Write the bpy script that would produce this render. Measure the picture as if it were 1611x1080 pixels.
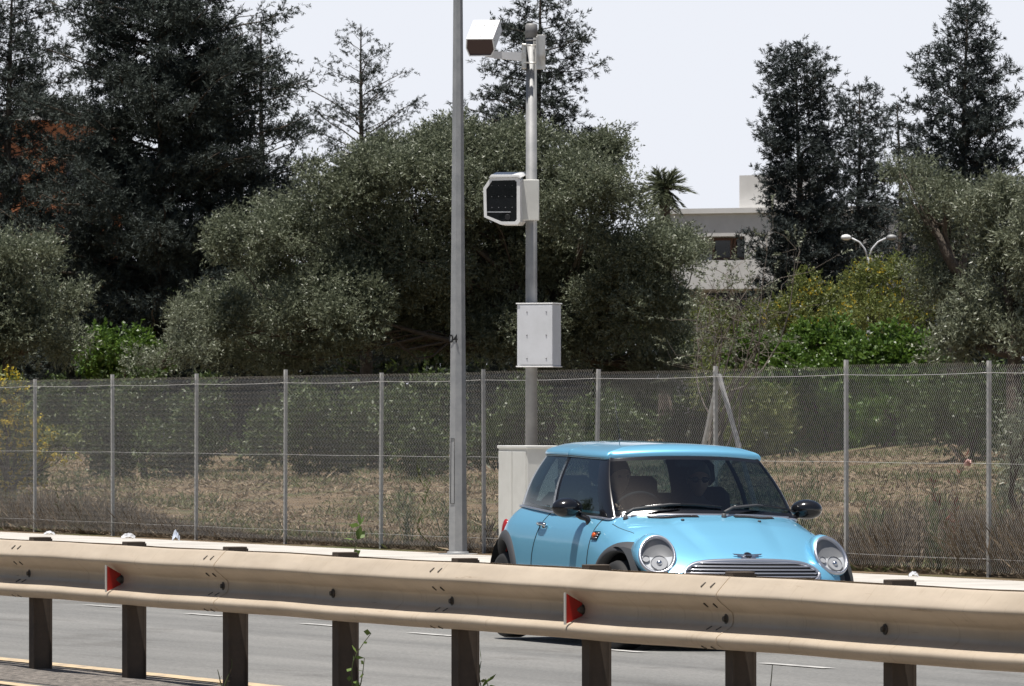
import bpy, math
import numpy as np
from mathutils import Vector, Matrix
from mathutils.bvhtree import BVHTree

for _o in list(bpy.data.objects):
    bpy.data.objects.remove(_o)
SC = bpy.context.scene
COL = SC.collection
rng = np.random.default_rng(7)
R = math.radians

# ------------------------------------------------------------------ camera, sky, sun, exposure
F, CX, HZ, EYE = 11500.0, 805.5, 661.0, 1.6          # focal length in photo pixels, image centre, horizon row
cam = bpy.data.cameras.new('camera')
cam.sensor_width = 36.0
cam.lens = F / 1611.0 * 36.0
cam.clip_start, cam.clip_end = 1.0, 9000.0
cam.dof.use_dof = True
cam.dof.focus_distance = 52.0
cam.dof.aperture_fstop = 40.0
camo = bpy.data.objects.new('camera', cam)
COL.objects.link(camo)
PITCH = math.atan((HZ - 540.0) / F)
camo.location = (0, 0, EYE)
camo.rotation_euler = (math.pi / 2 + PITCH, 0, 0)
SC.camera = camo

SUN_DIR = Vector((-0.14, -0.15, 0.978)).normalized()   # towards the sun
SUN_EL = math.asin(SUN_DIR.z)
world = bpy.data.worlds.new('World')
SC.world = world
world.use_nodes = True
wn, wl = world.node_tree.nodes, world.node_tree.links
bg = wn['Background']
sky = wn.new('ShaderNodeTexSky')
sky.sky_type = 'NISHITA'
sky.sun_disc = False
sky.sun_elevation = SUN_EL
sky.sun_rotation = math.atan2(SUN_DIR.x, SUN_DIR.y)
sky.altitude = 150.0
sky.air_density = 1.0
sky.dust_density = 1.6
sky.ozone_density = 1.0
# a hazy midday sky: the blue of the Nishita sky whitens towards the horizon
_tc = wn.new('ShaderNodeTexCoord'); _sx = wn.new('ShaderNodeSeparateXYZ'); _mr = wn.new('ShaderNodeMapRange')
_mr.interpolation_type = 'SMOOTHSTEP'
_mr.inputs['From Min'].default_value = 0.055; _mr.inputs['From Max'].default_value = 0.15
_mr.inputs['To Min'].default_value = 0.96; _mr.inputs['To Max'].default_value = 0.0
_mx = wn.new('ShaderNodeMix'); _mx.data_type = 'RGBA'
wl.new(_tc.outputs['Generated'], _sx.inputs[0]); wl.new(_sx.outputs['Z'], _mr.inputs['Value'])
wl.new(_mr.outputs[0], _mx.inputs[0]); wl.new(sky.outputs[0], _mx.inputs[6])
_mx.inputs[7].default_value = (13.7, 14.15, 15.3, 1)
wl.new(_mx.outputs[2], bg.inputs[0])
bg.inputs[1].default_value = 0.05
sun = bpy.data.lights.new('sun', 'SUN')
sun.energy = 5.0
sun.angle = R(0.53)
sun.color = (1.0, 0.955, 0.89)
suno = bpy.data.objects.new('sun', sun)
COL.objects.link(suno)
suno.rotation_euler = (-SUN_DIR).to_track_quat('-Z', 'Y').to_euler()
SC.view_settings.view_transform = 'Standard'
SC.view_settings.look = 'None'
SC.view_settings.exposure = 0.35
SC.view_settings.gamma = 1.0
SC.render.engine = 'CYCLES'
SC.cycles.max_bounces = 7
SC.cycles.transparent_max_bounces = 24
SC.cycles.caustics_reflective = False
SC.cycles.caustics_refractive = False

# ------------------------------------------------------------------ the road's own axes
PHI = math.atan((CX + 3650.0) / F)
UX, UY = math.sin(PHI), -math.cos(PHI)     # along the road, towards the right and the viewer
NX, NY = math.cos(PHI), math.sin(PHI)      # across the road, away from the viewer
ROADROT = math.atan2(UY, UX)               # local x = along u, local y = along n


def rd(t, n, z=0.0):
    return (t * UX + n * NX, t * UY + n * NY, z)


def depth_at(px, n):
    return n / ((px - CX) / F * NX + NY)


def t_at(px, n):
    Y = depth_at(px, n)
    X = (px - CX) / F * Y
    return X * UX + Y * UY


def at(px, py, Y):
    return Vector(((px - CX) / F * Y, Y, EYE + (HZ - py) / F * Y))


# ------------------------------------------------------------------ mesh helpers
def link(name, me, mat=None, parent=None, smooth=True):
    if mat is not None:
        for m in (mat if isinstance(mat, (list, tuple)) else [mat]):
            me.materials.append(m)
    if smooth and len(me.polygons):
        me.polygons.foreach_set('use_smooth', np.ones(len(me.polygons), dtype=bool))
    o = bpy.data.objects.new(name, me)
    COL.objects.link(o)
    if parent is not None:
        o.parent = parent
    return o


def quads(name, V, Q, mat, parent=None, smooth=False, midx=None):
    """a big mesh from numpy: V (n,3), Q (m,4)"""
    me = bpy.data.meshes.new(name)
    V = np.ascontiguousarray(V, dtype=np.float32)
    Q = np.ascontiguousarray(Q, dtype=np.int32)
    k = Q.shape[1]
    me.vertices.add(len(V)); me.vertices.foreach_set('co', V.ravel())
    me.loops.add(Q.size); me.loops.foreach_set('vertex_index', Q.ravel())
    me.polygons.add(len(Q))
    me.polygons.foreach_set('loop_start', np.arange(0, Q.size, k, dtype=np.int32))
    try:
        me.polygons.foreach_set('loop_total', np.full(len(Q), k, dtype=np.int32))
    except Exception:
        pass
    if midx is not None:
        me.polygons.foreach_set('material_index', np.asarray(midx, dtype=np.int32))
    me.update(calc_edges=True)
    return link(name, me, mat, parent, smooth)


def frame_of(d):
    d = Vector(d).normalized()
    a = Vector((0, 0, 1)) if abs(d.z) < 0.9 else Vector((1, 0, 0))
    s = d.cross(a).normalized()
    return s, s.cross(d).normalized()


class MB:
    """collects shapes; build() links them as ONE mesh object"""
    def __init__(self):
        self.v, self.f, self.sm = [], [], []

    def add(self, vs, fs, smooth=False):
        k = len(self.v)
        self.v += [tuple(p) for p in vs]
        self.f += [tuple(i + k for i in f) for f in fs]
        self.sm += [smooth] * len(fs)
        return self

    def box(self, c, size, M=None, bev=0.0):
        hx, hy, hz = [s / 2 for s in size]
        b = min(bev, hx * .9, hy * .9, hz * .9)
        if b <= 0:
            P = [Vector((x, y, z)) for x in (-hx, hx) for y in (-hy, hy) for z in (-hz, hz)]
            fs = [(0, 1, 3, 2), (4, 6, 7, 5), (0, 4, 5, 1), (2, 3, 7, 6), (0, 2, 6, 4), (1, 5, 7, 3)]
        else:
            P, fs, idx = [], [], {}
            for sx in (-1, 1):
                for sy in (-1, 1):
                    for sz in (-1, 1):
                        for ax in range(3):
                            p = [sx * (hx - b), sy * (hy - b), sz * (hz - b)]
                            p[ax] = (sx * hx, sy * hy, sz * hz)[ax]
                            idx[(sx, sy, sz, ax)] = len(P); P.append(Vector(p))
            for ax in range(3):
                o1, o2 = [a for a in range(3) if a != ax]
                for s in (-1, 1):
                    q = []
                    for a, bb in ((-1, -1), (1, -1), (1, 1), (-1, 1)):
                        k = [0, 0, 0]; k[ax] = s; k[o1] = a; k[o2] = bb
                        q.append(idx[(k[0], k[1], k[2], ax)])
                    fs.append(tuple(q if (s == 1) == (ax != 1) else q[::-1]))
            for ax in range(3):                      # edges parallel to ax
                o1, o2 = [a for a in range(3) if a != ax]
                for a in (-1, 1):
                    for bb in (-1, 1):
                        def kk(s, w):
                            k = [0, 0, 0]; k[ax] = s; k[o1] = a; k[o2] = bb
                            return idx[(k[0], k[1], k[2], w)]
                        q = [kk(-1, o1), kk(1, o1), kk(1, o2), kk(-1, o2)]
                        fs.append(tuple(q))
            for sx in (-1, 1):
                for sy in (-1, 1):
                    for sz in (-1, 1):
                        fs.append(tuple(idx[(sx, sy, sz, a)] for a in range(3)))
            # consistent outward winding
            out = []
            for f in fs:
                ps = [P[i] for i in f]
                nrm = (ps[1] - ps[0]).cross(ps[2] - ps[0])
                cen = sum(ps, Vector()) / len(ps)
                out.append(f if nrm.dot(cen) > 0 else f[::-1])
            fs = out
        c = Vector(c)
        P = [(M @ p if M is not None else p) + c for p in P]
        return self.add(P, fs)

    def tube(self, path, rad, n=8, cap=True, smooth=True, squash=None):
        path = [Vector(p) for p in path]
        m = len(path)
        if not hasattr(rad, '__len__'):
            rad = [rad] * m
        rad = [float(q) for q in rad]
        vs, fs = [], []
        ps = None
        for i, p in enumerate(path):
            d = (path[min(i + 1, m - 1)] - path[max(i - 1, 0)])
            if d.length < 1e-9:
                d = Vector((0, 0, 1))
            d.normalize()
            if ps is None:
                s, t = frame_of(d)
            else:
                s = (ps - d * ps.dot(d))
                if s.length < 1e-6:
                    s, t = frame_of(d)
                s.normalize(); t = s.cross(d).normalized()
            ps = s
            for k in range(n):
                a = 2 * math.pi * k / n
                q2 = squash if squash else 1.0
                vs.append(p + rad[i] * (math.cos(a) * s + q2 * math.sin(a) * t))
        for i in range(m - 1):
            for k in range(n):
                a, b = i * n + k, i * n + (k + 1) % n
                fs.append((a, b, b + n, a + n))
        self.add(vs, fs, smooth)
        if cap:
            k0 = len(self.v) - len(vs)
            self.f.append(tuple(k0 + k for k in reversed(range(n)))); self.sm.append(False)
            self.f.append(tuple(k0 + (m - 1) * n + k for k in range(n))); self.sm.append(False)
        return self

    def prism(self, poly, a, b, fn=None):
        """poly: list of (p,q); extruded along third axis from a to b; fn maps (p,q,r)->xyz"""
        n = len(poly)
        fn = fn or (lambda p, q, r: (p, q, r))
        vs = [fn(p, q, a) for p, q in poly] + [fn(p, q, b) for p, q in poly]
        fs = [tuple(reversed(range(n))), tuple(range(n, 2 * n))]
        fs += [(i, (i + 1) % n, n + (i + 1) % n, n + i) for i in range(n)]
        return self.add(vs, fs)

    def grid(self, G, smooth=True, closed_u=False, closed_v=False):
        """G[i][j] of points"""
        a, b = len(G), len(G[0])
        vs = [p for row in G for p in row]
        fs = []
        for i in range(a if closed_u else a - 1):
            for j in range(b if closed_v else b - 1):
                i2, j2 = (i + 1) % a, (j + 1) % b
                fs.append((i * b + j, i * b + j2, i2 * b + j2, i2 * b + j))
        return self.add(vs, fs, smooth)

    def ball(self, c, r, M=None, nu=20, nv=12):
        c = Vector(c)
        r = Vector(r) if hasattr(r, '__len__') else Vector((r, r, r))
        G = []
        for i in range(nv + 1):
            th = math.pi * i / nv
            row = []
            for k in range(nu):
                ph = 2 * math.pi * k / nu
                p = Vector((r.x * math.sin(th) * math.cos(ph), r.y * math.sin(th) * math.sin(ph), r.z * math.cos(th)))
                row.append(c + (M @ p if M is not None else p))
            G.append(row)
        return self.grid(G, True, False, True)

    def disc(self, c, nrm, r, n=20, smooth=False, up=None, ry=None):
        s, t = frame_of(nrm)
        if up is not None:
            t = (Vector(up) - Vector(nrm).normalized() * Vector(up).dot(Vector(nrm).normalized())).normalized()
            s = t.cross(Vector(nrm).normalized())
        c = Vector(c); ry = ry or r
        vs = [c + r * math.cos(2 * math.pi * k / n) * s + ry * math.sin(2 * math.pi * k / n) * t for k in range(n)]
        return self.add(vs, [tuple(range(n))], smooth)

    def build(self, name, mat, parent=None):
        me = bpy.data.meshes.new(name)
        me.from_pydata([tuple(p) for p in self.v], [], self.f)
        me.update()
        me.polygons.foreach_set('use_smooth', np.array(self.sm, dtype=bool))
        return link(name, me, mat, parent, False)


def fix_normals(o):
    import bmesh
    b = bmesh.new(); b.from_mesh(o.data)
    bmesh.ops.remove_doubles(b, verts=b.verts, dist=1e-5)
    bmesh.ops.recalc_face_normals(b, faces=b.faces)
    b.to_mesh(o.data); b.free()
    return o


def tag(o, label=None, cat=None, group=None, kind=None):
    if label: o['label'] = label
    if cat: o['category'] = cat
    if group: o['group'] = group
    if kind: o['kind'] = kind
    return o


def empty(name, loc=(0, 0, 0), rz=0.0):
    o = bpy.data.objects.new(name, None)
    o.empty_display_size = 0.2
    COL.objects.link(o)
    o.location = loc
    o.rotation_euler = (0, 0, rz)
    return o


# ------------------------------------------------------------------ materials
def mat(name, col, rough=0.5, metal=0.0, spec=0.5, coat=0.0, noise=None, bump=None, island=None):
    """noise = (scale, other colour, detail, lo, hi); bump = (scale, strength, distance); island = hue/value spread"""
    m = bpy.data.materials.new(name)
    m.use_nodes = True
    nt = m.node_tree; N, L = nt.nodes, nt.links
    b = N['Principled BSDF']
    b.inputs['Base Color'].default_value = (*col, 1)
    b.inputs['Roughness'].default_value = rough
    b.inputs['Metallic'].default_value = metal
    b.inputs['Specular IOR Level'].default_value = spec
    b.inputs['Coat Weight'].default_value = coat
    b.inputs['Coat Roughness'].default_value = 0.04
    last = None
    if noise:
        tc = N.new('ShaderNodeTexCoord')
        nz = N.new('ShaderNodeTexNoise'); nz.inputs['Scale'].default_value = noise[0]
        nz.inputs['Detail'].default_value = noise[2] if len(noise) > 2 else 6
        nz.inputs['Roughness'].default_value = 0.62
        L.new(tc.outputs['Object'], nz.inputs['Vector'])
        cr = N.new('ShaderNodeValToRGB')
        cr.color_ramp.elements[0].position = noise[3] if len(noise) > 3 else 0.38
        cr.color_ramp.elements[1].position = noise[4] if len(noise) > 4 else 0.65
        cr.color_ramp.elements[0].color = (*col, 1)
        cr.color_ramp.elements[1].color = (*noise[1], 1)
        L.new(nz.outputs['Fac'], cr.inputs['Fac'])
        L.new(cr.outputs['Color'], b.inputs['Base Color'])
        last = cr.outputs['Color']
    if bump:
        tc2 = N.new('ShaderNodeTexCoord')
        n2 = N.new('ShaderNodeTexNoise'); n2.inputs['Scale'].default_value = bump[0]
        n2.inputs['Detail'].default_value = 5
        L.new(tc2.outputs['Object'], n2.inputs['Vector'])
        bp = N.new('ShaderNodeBump'); bp.inputs['Strength'].default_value = bump[1]
        bp.inputs['Distance'].default_value = bump[2]
        L.new(n2.outputs['Fac'], bp.inputs['Height'])
        L.new(bp.outputs['Normal'], b.inputs['Normal'])
    return m


def leafmat(name, c1, c2, rough=0.5, trans=0.25, spec=0.5):
    m = bpy.data.materials.new(name)
    m.use_nodes = True
    nt = m.node_tree; N, L = nt.nodes, nt.links
    b = N['Principled BSDF']; out = N['Material Output']
    geo = N.new('ShaderNodeNewGeometry')
    cr = N.new('ShaderNodeValToRGB')
    cr.color_ramp.elements[0].color = (*c1, 1)
    cr.color_ramp.elements[1].color = (*c2, 1)
    L.new(geo.outputs['Random Per Island'], cr.inputs['Fac'])
    L.new(cr.outputs['Color'], b.inputs['Base Color'])
    b.inputs['Roughness'].default_value = rough
    b.inputs['Specular IOR Level'].default_value = spec
    tr = N.new('ShaderNodeBsdfTranslucent')
    L.new(cr.outputs['Color'], tr.inputs['Color'])
    mx = N.new('ShaderNodeMixShader'); mx.inputs[0].default_value = trans
    L.new(b.outputs[0], mx.inputs[1]); L.new(tr.outputs[0], mx.inputs[2])
    L.new(mx.outputs[0], out.inputs['Surface'])
    return m


def glassmat(name, tint, rough=0.0, ior=1.5):
    m = bpy.data.materials.new(name)
    m.use_nodes = True
    nt = m.node_tree; N, L = nt.nodes, nt.links
    out = N['Material Output']; N.remove(N['Principled BSDF'])
    tr = N.new('ShaderNodeBsdfTransparent'); tr.inputs[0].default_value = (*tint, 1)
    gl = N.new('ShaderNodeBsdfGlossy'); gl.inputs['Roughness'].default_value = rough
    fr = N.new('ShaderNodeFresnel')
    # a thin pane: the same Fresnel from both faces
    ge = N.new('ShaderNodeNewGeometry'); im = N.new('ShaderNodeMix')
    im.inputs[2].default_value = ior; im.inputs[3].default_value = 1.0 / ior
    L.new(ge.outputs['Backfacing'], im.inputs[0]); L.new(im.outputs[0], fr.inputs['IOR'])
    mx = N.new('ShaderNodeMixShader')
    L.new(fr.outputs[0], mx.inputs[0]); L.new(tr.outputs[0], mx.inputs[1]); L.new(gl.outputs[0], mx.inputs[2])
    L.new(mx.outputs[0], out.inputs['Surface'])
    return m


M = {}


def road_material():
    m = bpy.data.materials.new('asphalt'); m.use_nodes = True
    N, L = m.node_tree.nodes, m.node_tree.links
    b = N['Principled BSDF']; b.inputs['Roughness'].default_value = .82; b.inputs['Specular IOR Level'].default_value = .35
    tc = N.new('ShaderNodeTexCoord')
    def noise(scale, sx, detail, lo, hi, c0, c1):
        mp = N.new('ShaderNodeMapping'); mp.vector_type = 'TEXTURE'
        mp.inputs['Rotation'].default_value = (0, 0, ROADROT); mp.inputs['Scale'].default_value = (sx, 1, 1)
        nz = N.new('ShaderNodeTexNoise'); nz.inputs['Scale'].default_value = scale; nz.inputs['Detail'].default_value = detail; nz.inputs['Roughness'].default_value = .65
        r = N.new('ShaderNodeValToRGB'); r.color_ramp.elements[0].position = lo; r.color_ramp.elements[1].position = hi
        r.color_ramp.elements[0].color = (c0, c0, c0 * .99, 1); r.color_ramp.elements[1].color = (c1, c1 * .99, c1 * .97, 1)
        L.new(tc.outputs['Object'], mp.inputs['Vector']); L.new(mp.outputs[0], nz.inputs['Vector']); L.new(nz.outputs['Fac'], r.inputs['Fac'])
        return r.outputs['Color'], nz.outputs['Fac']
    a, _ = noise(1.3, 14, 4, .34, .66, .155, .225)           # wheel-worn streaks along the road
    c, f2 = noise(45, 1, 6, .30, .72, .62, 1.30)             # aggregate
    d, _ = noise(.9, 2.5, 7, .56, .63, 1.0, .80)             # stains and patches
    m1 = N.new('ShaderNodeMix'); m1.data_type = 'RGBA'; m1.blend_type = 'MULTIPLY'; m1.inputs[0].default_value = 1
    m2 = N.new('ShaderNodeMix'); m2.data_type = 'RGBA'; m2.blend_type = 'MULTIPLY'; m2.inputs[0].default_value = 1
    L.new(a, m1.inputs[6]); L.new(c, m1.inputs[7]); L.new(m1.outputs[2], m2.inputs[6]); L.new(d, m2.inputs[7])
    L.new(m2.outputs[2], b.inputs['Base Color'])
    bp = N.new('ShaderNodeBump'); bp.inputs['Strength'].default_value = .5; bp.inputs['Distance'].default_value = .008
    L.new(f2, bp.inputs['Height']); L.new(bp.outputs[0], b.inputs['Normal'])
    return m


def rail_material():
    m = bpy.data.materials.new('rail_steel'); m.use_nodes = True
    N, L = m.node_tree.nodes, m.node_tree.links
    b = N['Principled BSDF']; b.inputs['Metallic'].default_value = .3; b.inputs['Specular IOR Level'].default_value = .35
    tc = N.new('ShaderNodeTexCoord')
    def noise(scale, sc, lo, hi, c0, c1, det=8):
        mp = N.new('ShaderNodeMapping'); mp.inputs['Scale'].default_value = sc
        nz = N.new('ShaderNodeTexNoise'); nz.inputs['Scale'].default_value = scale; nz.inputs['Detail'].default_value = det; nz.inputs['Roughness'].default_value = .65
        r = N.new('ShaderNodeValToRGB'); r.color_ramp.elements[0].position = lo; r.color_ramp.elements[1].position = hi
        r.color_ramp.elements[0].color = (*c0, 1); r.color_ramp.elements[1].color = (*c1, 1)
        L.new(tc.outputs['Object'], mp.inputs['Vector']); L.new(mp.outputs[0], nz.inputs['Vector']); L.new(nz.outputs['Fac'], r.inputs['Fac'])
        return r.outputs['Color'], nz.outputs['Fac']
    base, _ = noise(1.6, (1, 3, 3), .3, .72, (.53, .44, .335), (.67, .565, .44))
    run, _ = noise(7, (5, 1, .35), .58, .74, (1, 1, 1), (.72, .66, .58))        # grime running down
    scf, f3 = noise(3.2, (.5, 9, 9), .66, .70, (1, 1, 1), (.66, .60, .54))       # scuffs along the beam
    m1 = N.new('ShaderNodeMix'); m1.data_type = 'RGBA'; m1.blend_type = 'MULTIPLY'; m1.inputs[0].default_value = .8
    m2 = N.new('ShaderNodeMix'); m2.data_type = 'RGBA'; m2.blend_type = 'MULTIPLY'; m2.inputs[0].default_value = .8
    L.new(base, m1.inputs[6]); L.new(run, m1.inputs[7]); L.new(m1.outputs[2], m2.inputs[6]); L.new(scf, m2.inputs[7])
    L.new(m2.outputs[2], b.inputs['Base Color'])
    rr = N.new('ShaderNodeMapRange'); rr.inputs['To Min'].default_value = .38; rr.inputs['To Max'].default_value = .62
    L.new(f3, rr.inputs['Value']); L.new(rr.outputs[0], b.inputs['Roughness'])
    return m


M['asphalt'] = road_material()
M['asphalt_dark'] = mat('asphalt_dark', (.06, .06, .06), .9, noise=(3.0, (.09, .09, .088), 9, .35, .7), bump=(90, .5, .01))
M['gravel'] = mat('gravel', (.12, .11, .10), .95, noise=(22, (.34, .30, .265), 10, .40, .62), bump=(55, 1.0, .05))
M['pavement'] = mat('pavement', (.40, .375, .34), .9, noise=(2.2, (.53, .505, .465), 9, .32, .62), bump=(30, .3, .01))
M['kerb'] = mat('kerb', (.38, .365, .34), .9, noise=(5, (.5, .48, .45), 8))
M['joint'] = mat('joint', (.22, .20, .18), .95)
M['yellow'] = mat('yellow_marking', (.56, .43, .27), .85, noise=(7, (.24, .21, .18), 9, .47, .66))
M['white_line'] = mat('white_marking', (.50, .49, .47), .85, noise=(9, (.24, .24, .235), 9, .45, .7))
M['rail'] = rail_material()
M['rail_dirt'] = mat('rail_dirt', (.085, .075, .065), .7, .3, noise=(60, (.16, .14, .12), 5))
M['post_rust_shade'] = mat('post_steel', (.062, .048, .038), .8, noise=(5, (.105, .078, .056), 8))  # rusty brown, with the posts' shade put into the colour
M['red'] = mat('red_reflector', (.42, .018, .012), .3, spec=.6, bump=(160, .3, .004))
M['offwhite'] = mat('offwhite_plate', (.62, .60, .56), .5)
M['galv'] = mat('galvanised', (.25, .255, .26), .6, .3, noise=(6, (.34, .34, .34), 9, .35, .65))
M['galv2'] = mat('galvanised_weathered_shade', (.18, .18, .185), .6, .3, noise=(9, (.27, .265, .26), 9, .35, .62))
M['wire'] = mat('fence_wire', (.52, .51, .49), .45, .4)
M['fpost'] = mat('fence_post_steel', (.42, .42, .41), .6, .25, noise=(20, (.56, .55, .53), 6))
M['conc_pole'] = mat('lamp_pole_steel', (.27, .28, .29), .6, .2, noise=(7, (.36, .365, .37), 9, .35, .7))
M['white_paint'] = mat('white_paint', (.78, .78, .78), .45, noise=(4, (.72, .72, .71), 8))
M['grey_paint'] = mat('light_grey_paint', (.66, .67, .70), .5, noise=(5, (.60, .61, .63), 8))
M['beige_paint'] = mat('cabinet_paint', (.62, .62, .59), .55, noise=(5, (.56, .56, .53), 8))
M['dark_glass'] = mat('dark_glass', (.012, .013, .016), .06, spec=.6)
M['brown_glass'] = mat('brown_window', (.042, .014, .010), .35, spec=.4, bump=(120, .3, .003))
M['black'] = mat('black_plastic', (.012, .012, .013), .45)
M['screw'] = mat('screw', (.25, .25, .26), .5, .6)
M['bark'] = mat('bark', (.060, .047, .037), .95, noise=(8, (.11, .09, .07), 8), bump=(20, .8, .03))
M['bark_grey'] = mat('bark_grey', (.17, .15, .13), .95, noise=(8, (.11, .09, .07), 8))

# ------------------------------------------------------------------ setting: ground, road, pavement
def sheet(name, n0, n1, t0, t1, z, m, ns=2, ts=2, zfn=None):
    V, Q = [], []
    for i in range(ns):
        for j in range(ts):
            n = n0 + (n1 - n0) * i / (ns - 1); t = t0 + (t1 - t0) * j / (ts - 1)
            V.append(rd(t, n, z if zfn is None else zfn(t, n)))
    for i in range(ns - 1):
        for j in range(ts - 1):
            a = i * ts + j
            Q.append((a, a + 1, a + ts + 1, a + ts))
    o = quads(name, V, Q, m)
    o['kind'] = 'structure'
    return o


def groundz(x, y):
    n = x * NX + y * NY
    f = min(1.0, max(0.0, (n - 28.6) / 6))
    rise = .010 * max(0, min(n, 75) - 30) + .55 * max(0, min(1, (x - 1.5) / 7)) * max(0, min(1, (n - 34) / 22))
    return 0.15 + rise + f * (0.10 * math.sin(x * .31 + y * .06) + 0.09 * math.sin(x * .11 - y * .09 + 1.3) + .05 * math.sin(x * .9 + y * .23))


def field_material():
    m = bpy.data.materials.new('dry_field'); m.use_nodes = True
    N, L = m.node_tree.nodes, m.node_tree.links
    b = N['Principled BSDF']; b.inputs['Roughness'].default_value = 1.0; b.inputs['Specular IOR Level'].default_value = .1
    tc = N.new('ShaderNodeTexCoord')
    n1 = N.new('ShaderNodeTexNoise'); n1.inputs['Scale'].default_value = 3.5; n1.inputs['Detail'].default_value = 10; n1.inputs['Roughness'].default_value = .7
    n2 = N.new('ShaderNodeTexNoise'); n2.inputs['Scale'].default_value = .35; n2.inputs['Detail'].default_value = 5
    L.new(tc.outputs['Object'], n1.inputs['Vector']); L.new(tc.outputs['Object'], n2.inputs['Vector'])
    r1 = N.new('ShaderNodeValToRGB'); r1.color_ramp.elements[0].color = (.060, .044, .030, 1); r1.color_ramp.elements[1].color = (.25, .185, .12, 1)
    r1.color_ramp.elements[0].position = .36; r1.color_ramp.elements[1].position = .66
    r2 = N.new('ShaderNodeValToRGB'); r2.color_ramp.elements[0].position = .5; r2.color_ramp.elements[1].position = .66
    mx = N.new('ShaderNodeMix'); mx.data_type = 'RGBA'
    L.new(n1.outputs['Fac'], r1.inputs['Fac']); L.new(n2.outputs['Fac'], r2.inputs['Fac'])
    L.new(r2.outputs['Color'], mx.inputs[0]); L.new(r1.outputs['Color'], mx.inputs[6]); mx.inputs[7].default_value = (.075, .085, .035, 1)
    L.new(mx.outputs[2], b.inputs['Base Color'])
    bp = N.new('ShaderNodeBump'); bp.inputs['Strength'].default_value = .8; bp.inputs['Distance'].default_value = .06
    L.new(n1.outputs['Fac'], bp.inputs['Height']); L.new(bp.outputs[0], b.inputs['Normal'])
    return m


M['field'] = field_material()
# one ground sheet: lines across n (dense behind the fence) x lines along t
nl = [-3000, -600, -60, 24.2, 24.3, 28.05, 28.1] + list(np.arange(28.8, 75, .8)) + list(np.arange(76, 160, 4)) + [200, 300, 500, 900, 1800, 3500]
tl = [-4000, -1500, -600, -320] + list(np.arange(-300, -20, 1.0)) + [0, 60, 400, 2000]
V = []
for n in nl:
    for t in tl:
        x, y, _ = rd(t, n)
        V.append((x, y, -.04 if n < 28.08 else groundz(x, y)))
T_ = len(tl)
Q = [(i * T_ + j, i * T_ + j + 1, (i + 1) * T_ + j + 1, (i + 1) * T_ + j) for i in range(len(nl) - 1) for j in range(T_ - 1)]
quads('ground', V, Q, M['field'], smooth=True)['kind'] = 'structure'



def crown(n):
    return .033 * math.sin(math.pi * min(1, max(0, (n - 14.6) / 8.4))) ** .7 if 14.6 < n < 23.0 else 0.0


nsr = [13.31, 14.4, 14.6] + list(np.linspace(15, 22.6, 16)) + [22.85, 23.0]
V = [rd(t, n, crown(n)) for n in nsr for t in (-900, -200, -20, 300)]
Q = [(i * 4 + j, i * 4 + j + 1, i * 4 + j + 5, i * 4 + j + 4) for i in range(len(nsr) - 1) for j in range(3)]
quads('road', V, Q, M['asphalt'], smooth=True)['kind'] = 'structure'
sheet('near_road', -9, 13.31, -900, 300, 0.0, M['asphalt_dark'])  # near carriageway, its asphalt darkened to bounce less light onto the rail
sheet('median_strip', 13.33, 14.34, -900, 300, 0.02, M['gravel'], 5, 1200,
      lambda t, n: .004 + (.022 + .012 * math.sin(t * 3.1) * math.sin(n * 9 + t)) * max(0, 1 - abs(n - 13.84) / .5))
sheet('edge_line_far', 14.36, 14.54, -900, 300, .008, M['yellow'])
sheet('edge_line_near', 13.06, 13.20, -900, 300, .008, M['yellow'])
mbl = MB()
for a, b_ in ((88, 134), (262, 318), (460, 521), (645, 712), (962, 1036), (1248, 1353)):
    ta, tb = t_at(a, 18.7), t_at(b_, 18.7)
    for k in range(0, 1):
        nn = 18.98 + (ta + 59) * -.031
        zc = crown(nn) + .006
        mbl.add([rd(ta, nn - .045, zc), rd(tb, nn - .045, zc), rd(tb, nn + .045, zc), rd(ta, nn + .045, zc)], [(0, 1, 2, 3)])
mbl.build('lane_dashes', M['white_line'])['kind'] = 'structure'
# kerb (a real step) and paved footway
k = MB()
for i in range(-40, 30):
    t0, t1 = i * 3.0, i * 3.0 + 2.985
    pr = [(23.0, -.05), (23.0, .125), (23.02, .145), (23.15, .15), (23.15, -.05)]
    k.prism(pr, t0 - 60, t1 - 60, lambda p, q, r: rd(r, p, q))
k.build('kerb', M['kerb'])['kind'] = 'structure'
sheet('pavement', 23.15, 28.12, -900, 300, .147, M['pavement'])
j = MB()
for i in range(-30, 30):
    t = -60 + i * 4.2
    j.add([rd(t, 23.16, .150), rd(t + .03, 23.16, .150), rd(t + .03, 28.1, .150), rd(t, 28.1, .150)], [(0, 1, 2, 3)])
for nn in (24.6, 26.2):
    j.add([rd(-200, nn, .1505), rd(100, nn, .1505), rd(100, nn + .012, .1505), rd(-200, nn + .012, .1505)], [(0, 1, 2, 3)])
j.build('pavement_joints', M['joint'])['kind'] = 'structure'

# ------------------------------------------------------------------ guard rail
TP0, TPS = -44.43, 1.9
NG = 14.0
BEAM = [(0, .848), (.016, .843), (.046, .812), (.076, .778), (.086, .760), (.082, .744), (.062, .724), (.020, .690), (.002, .674), (-.004, .655), (-.004, .625), (.004, .606),
        (.022, .592), (.066, .566), (.084, .550), (.087, .534), (.080, .518), (.050, .497), (.02, .489)]


def beam_curve(sub=4):
    P = [Vector((a, b, 0)) for a, b in BEAM]
    out = []
    for i in range(len(P) - 1):
        p0, p1, p2, p3 = P[max(i - 1, 0)], P[i], P[i + 1], P[min(i + 2, len(P) - 1)]
        for s in range(sub):
            u = s / sub
            q = .5 * ((2 * p1) + (p2 - p0) * u + (2 * p0 - 5 * p1 + 4 * p2 - p3) * u * u + (3 * p1 - p0 - 3 * p2 + p3) * u ** 3)
            out.append((q.x, q.y))
    out.append(BEAM[-1])
    return out


BC = beam_curve()


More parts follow.
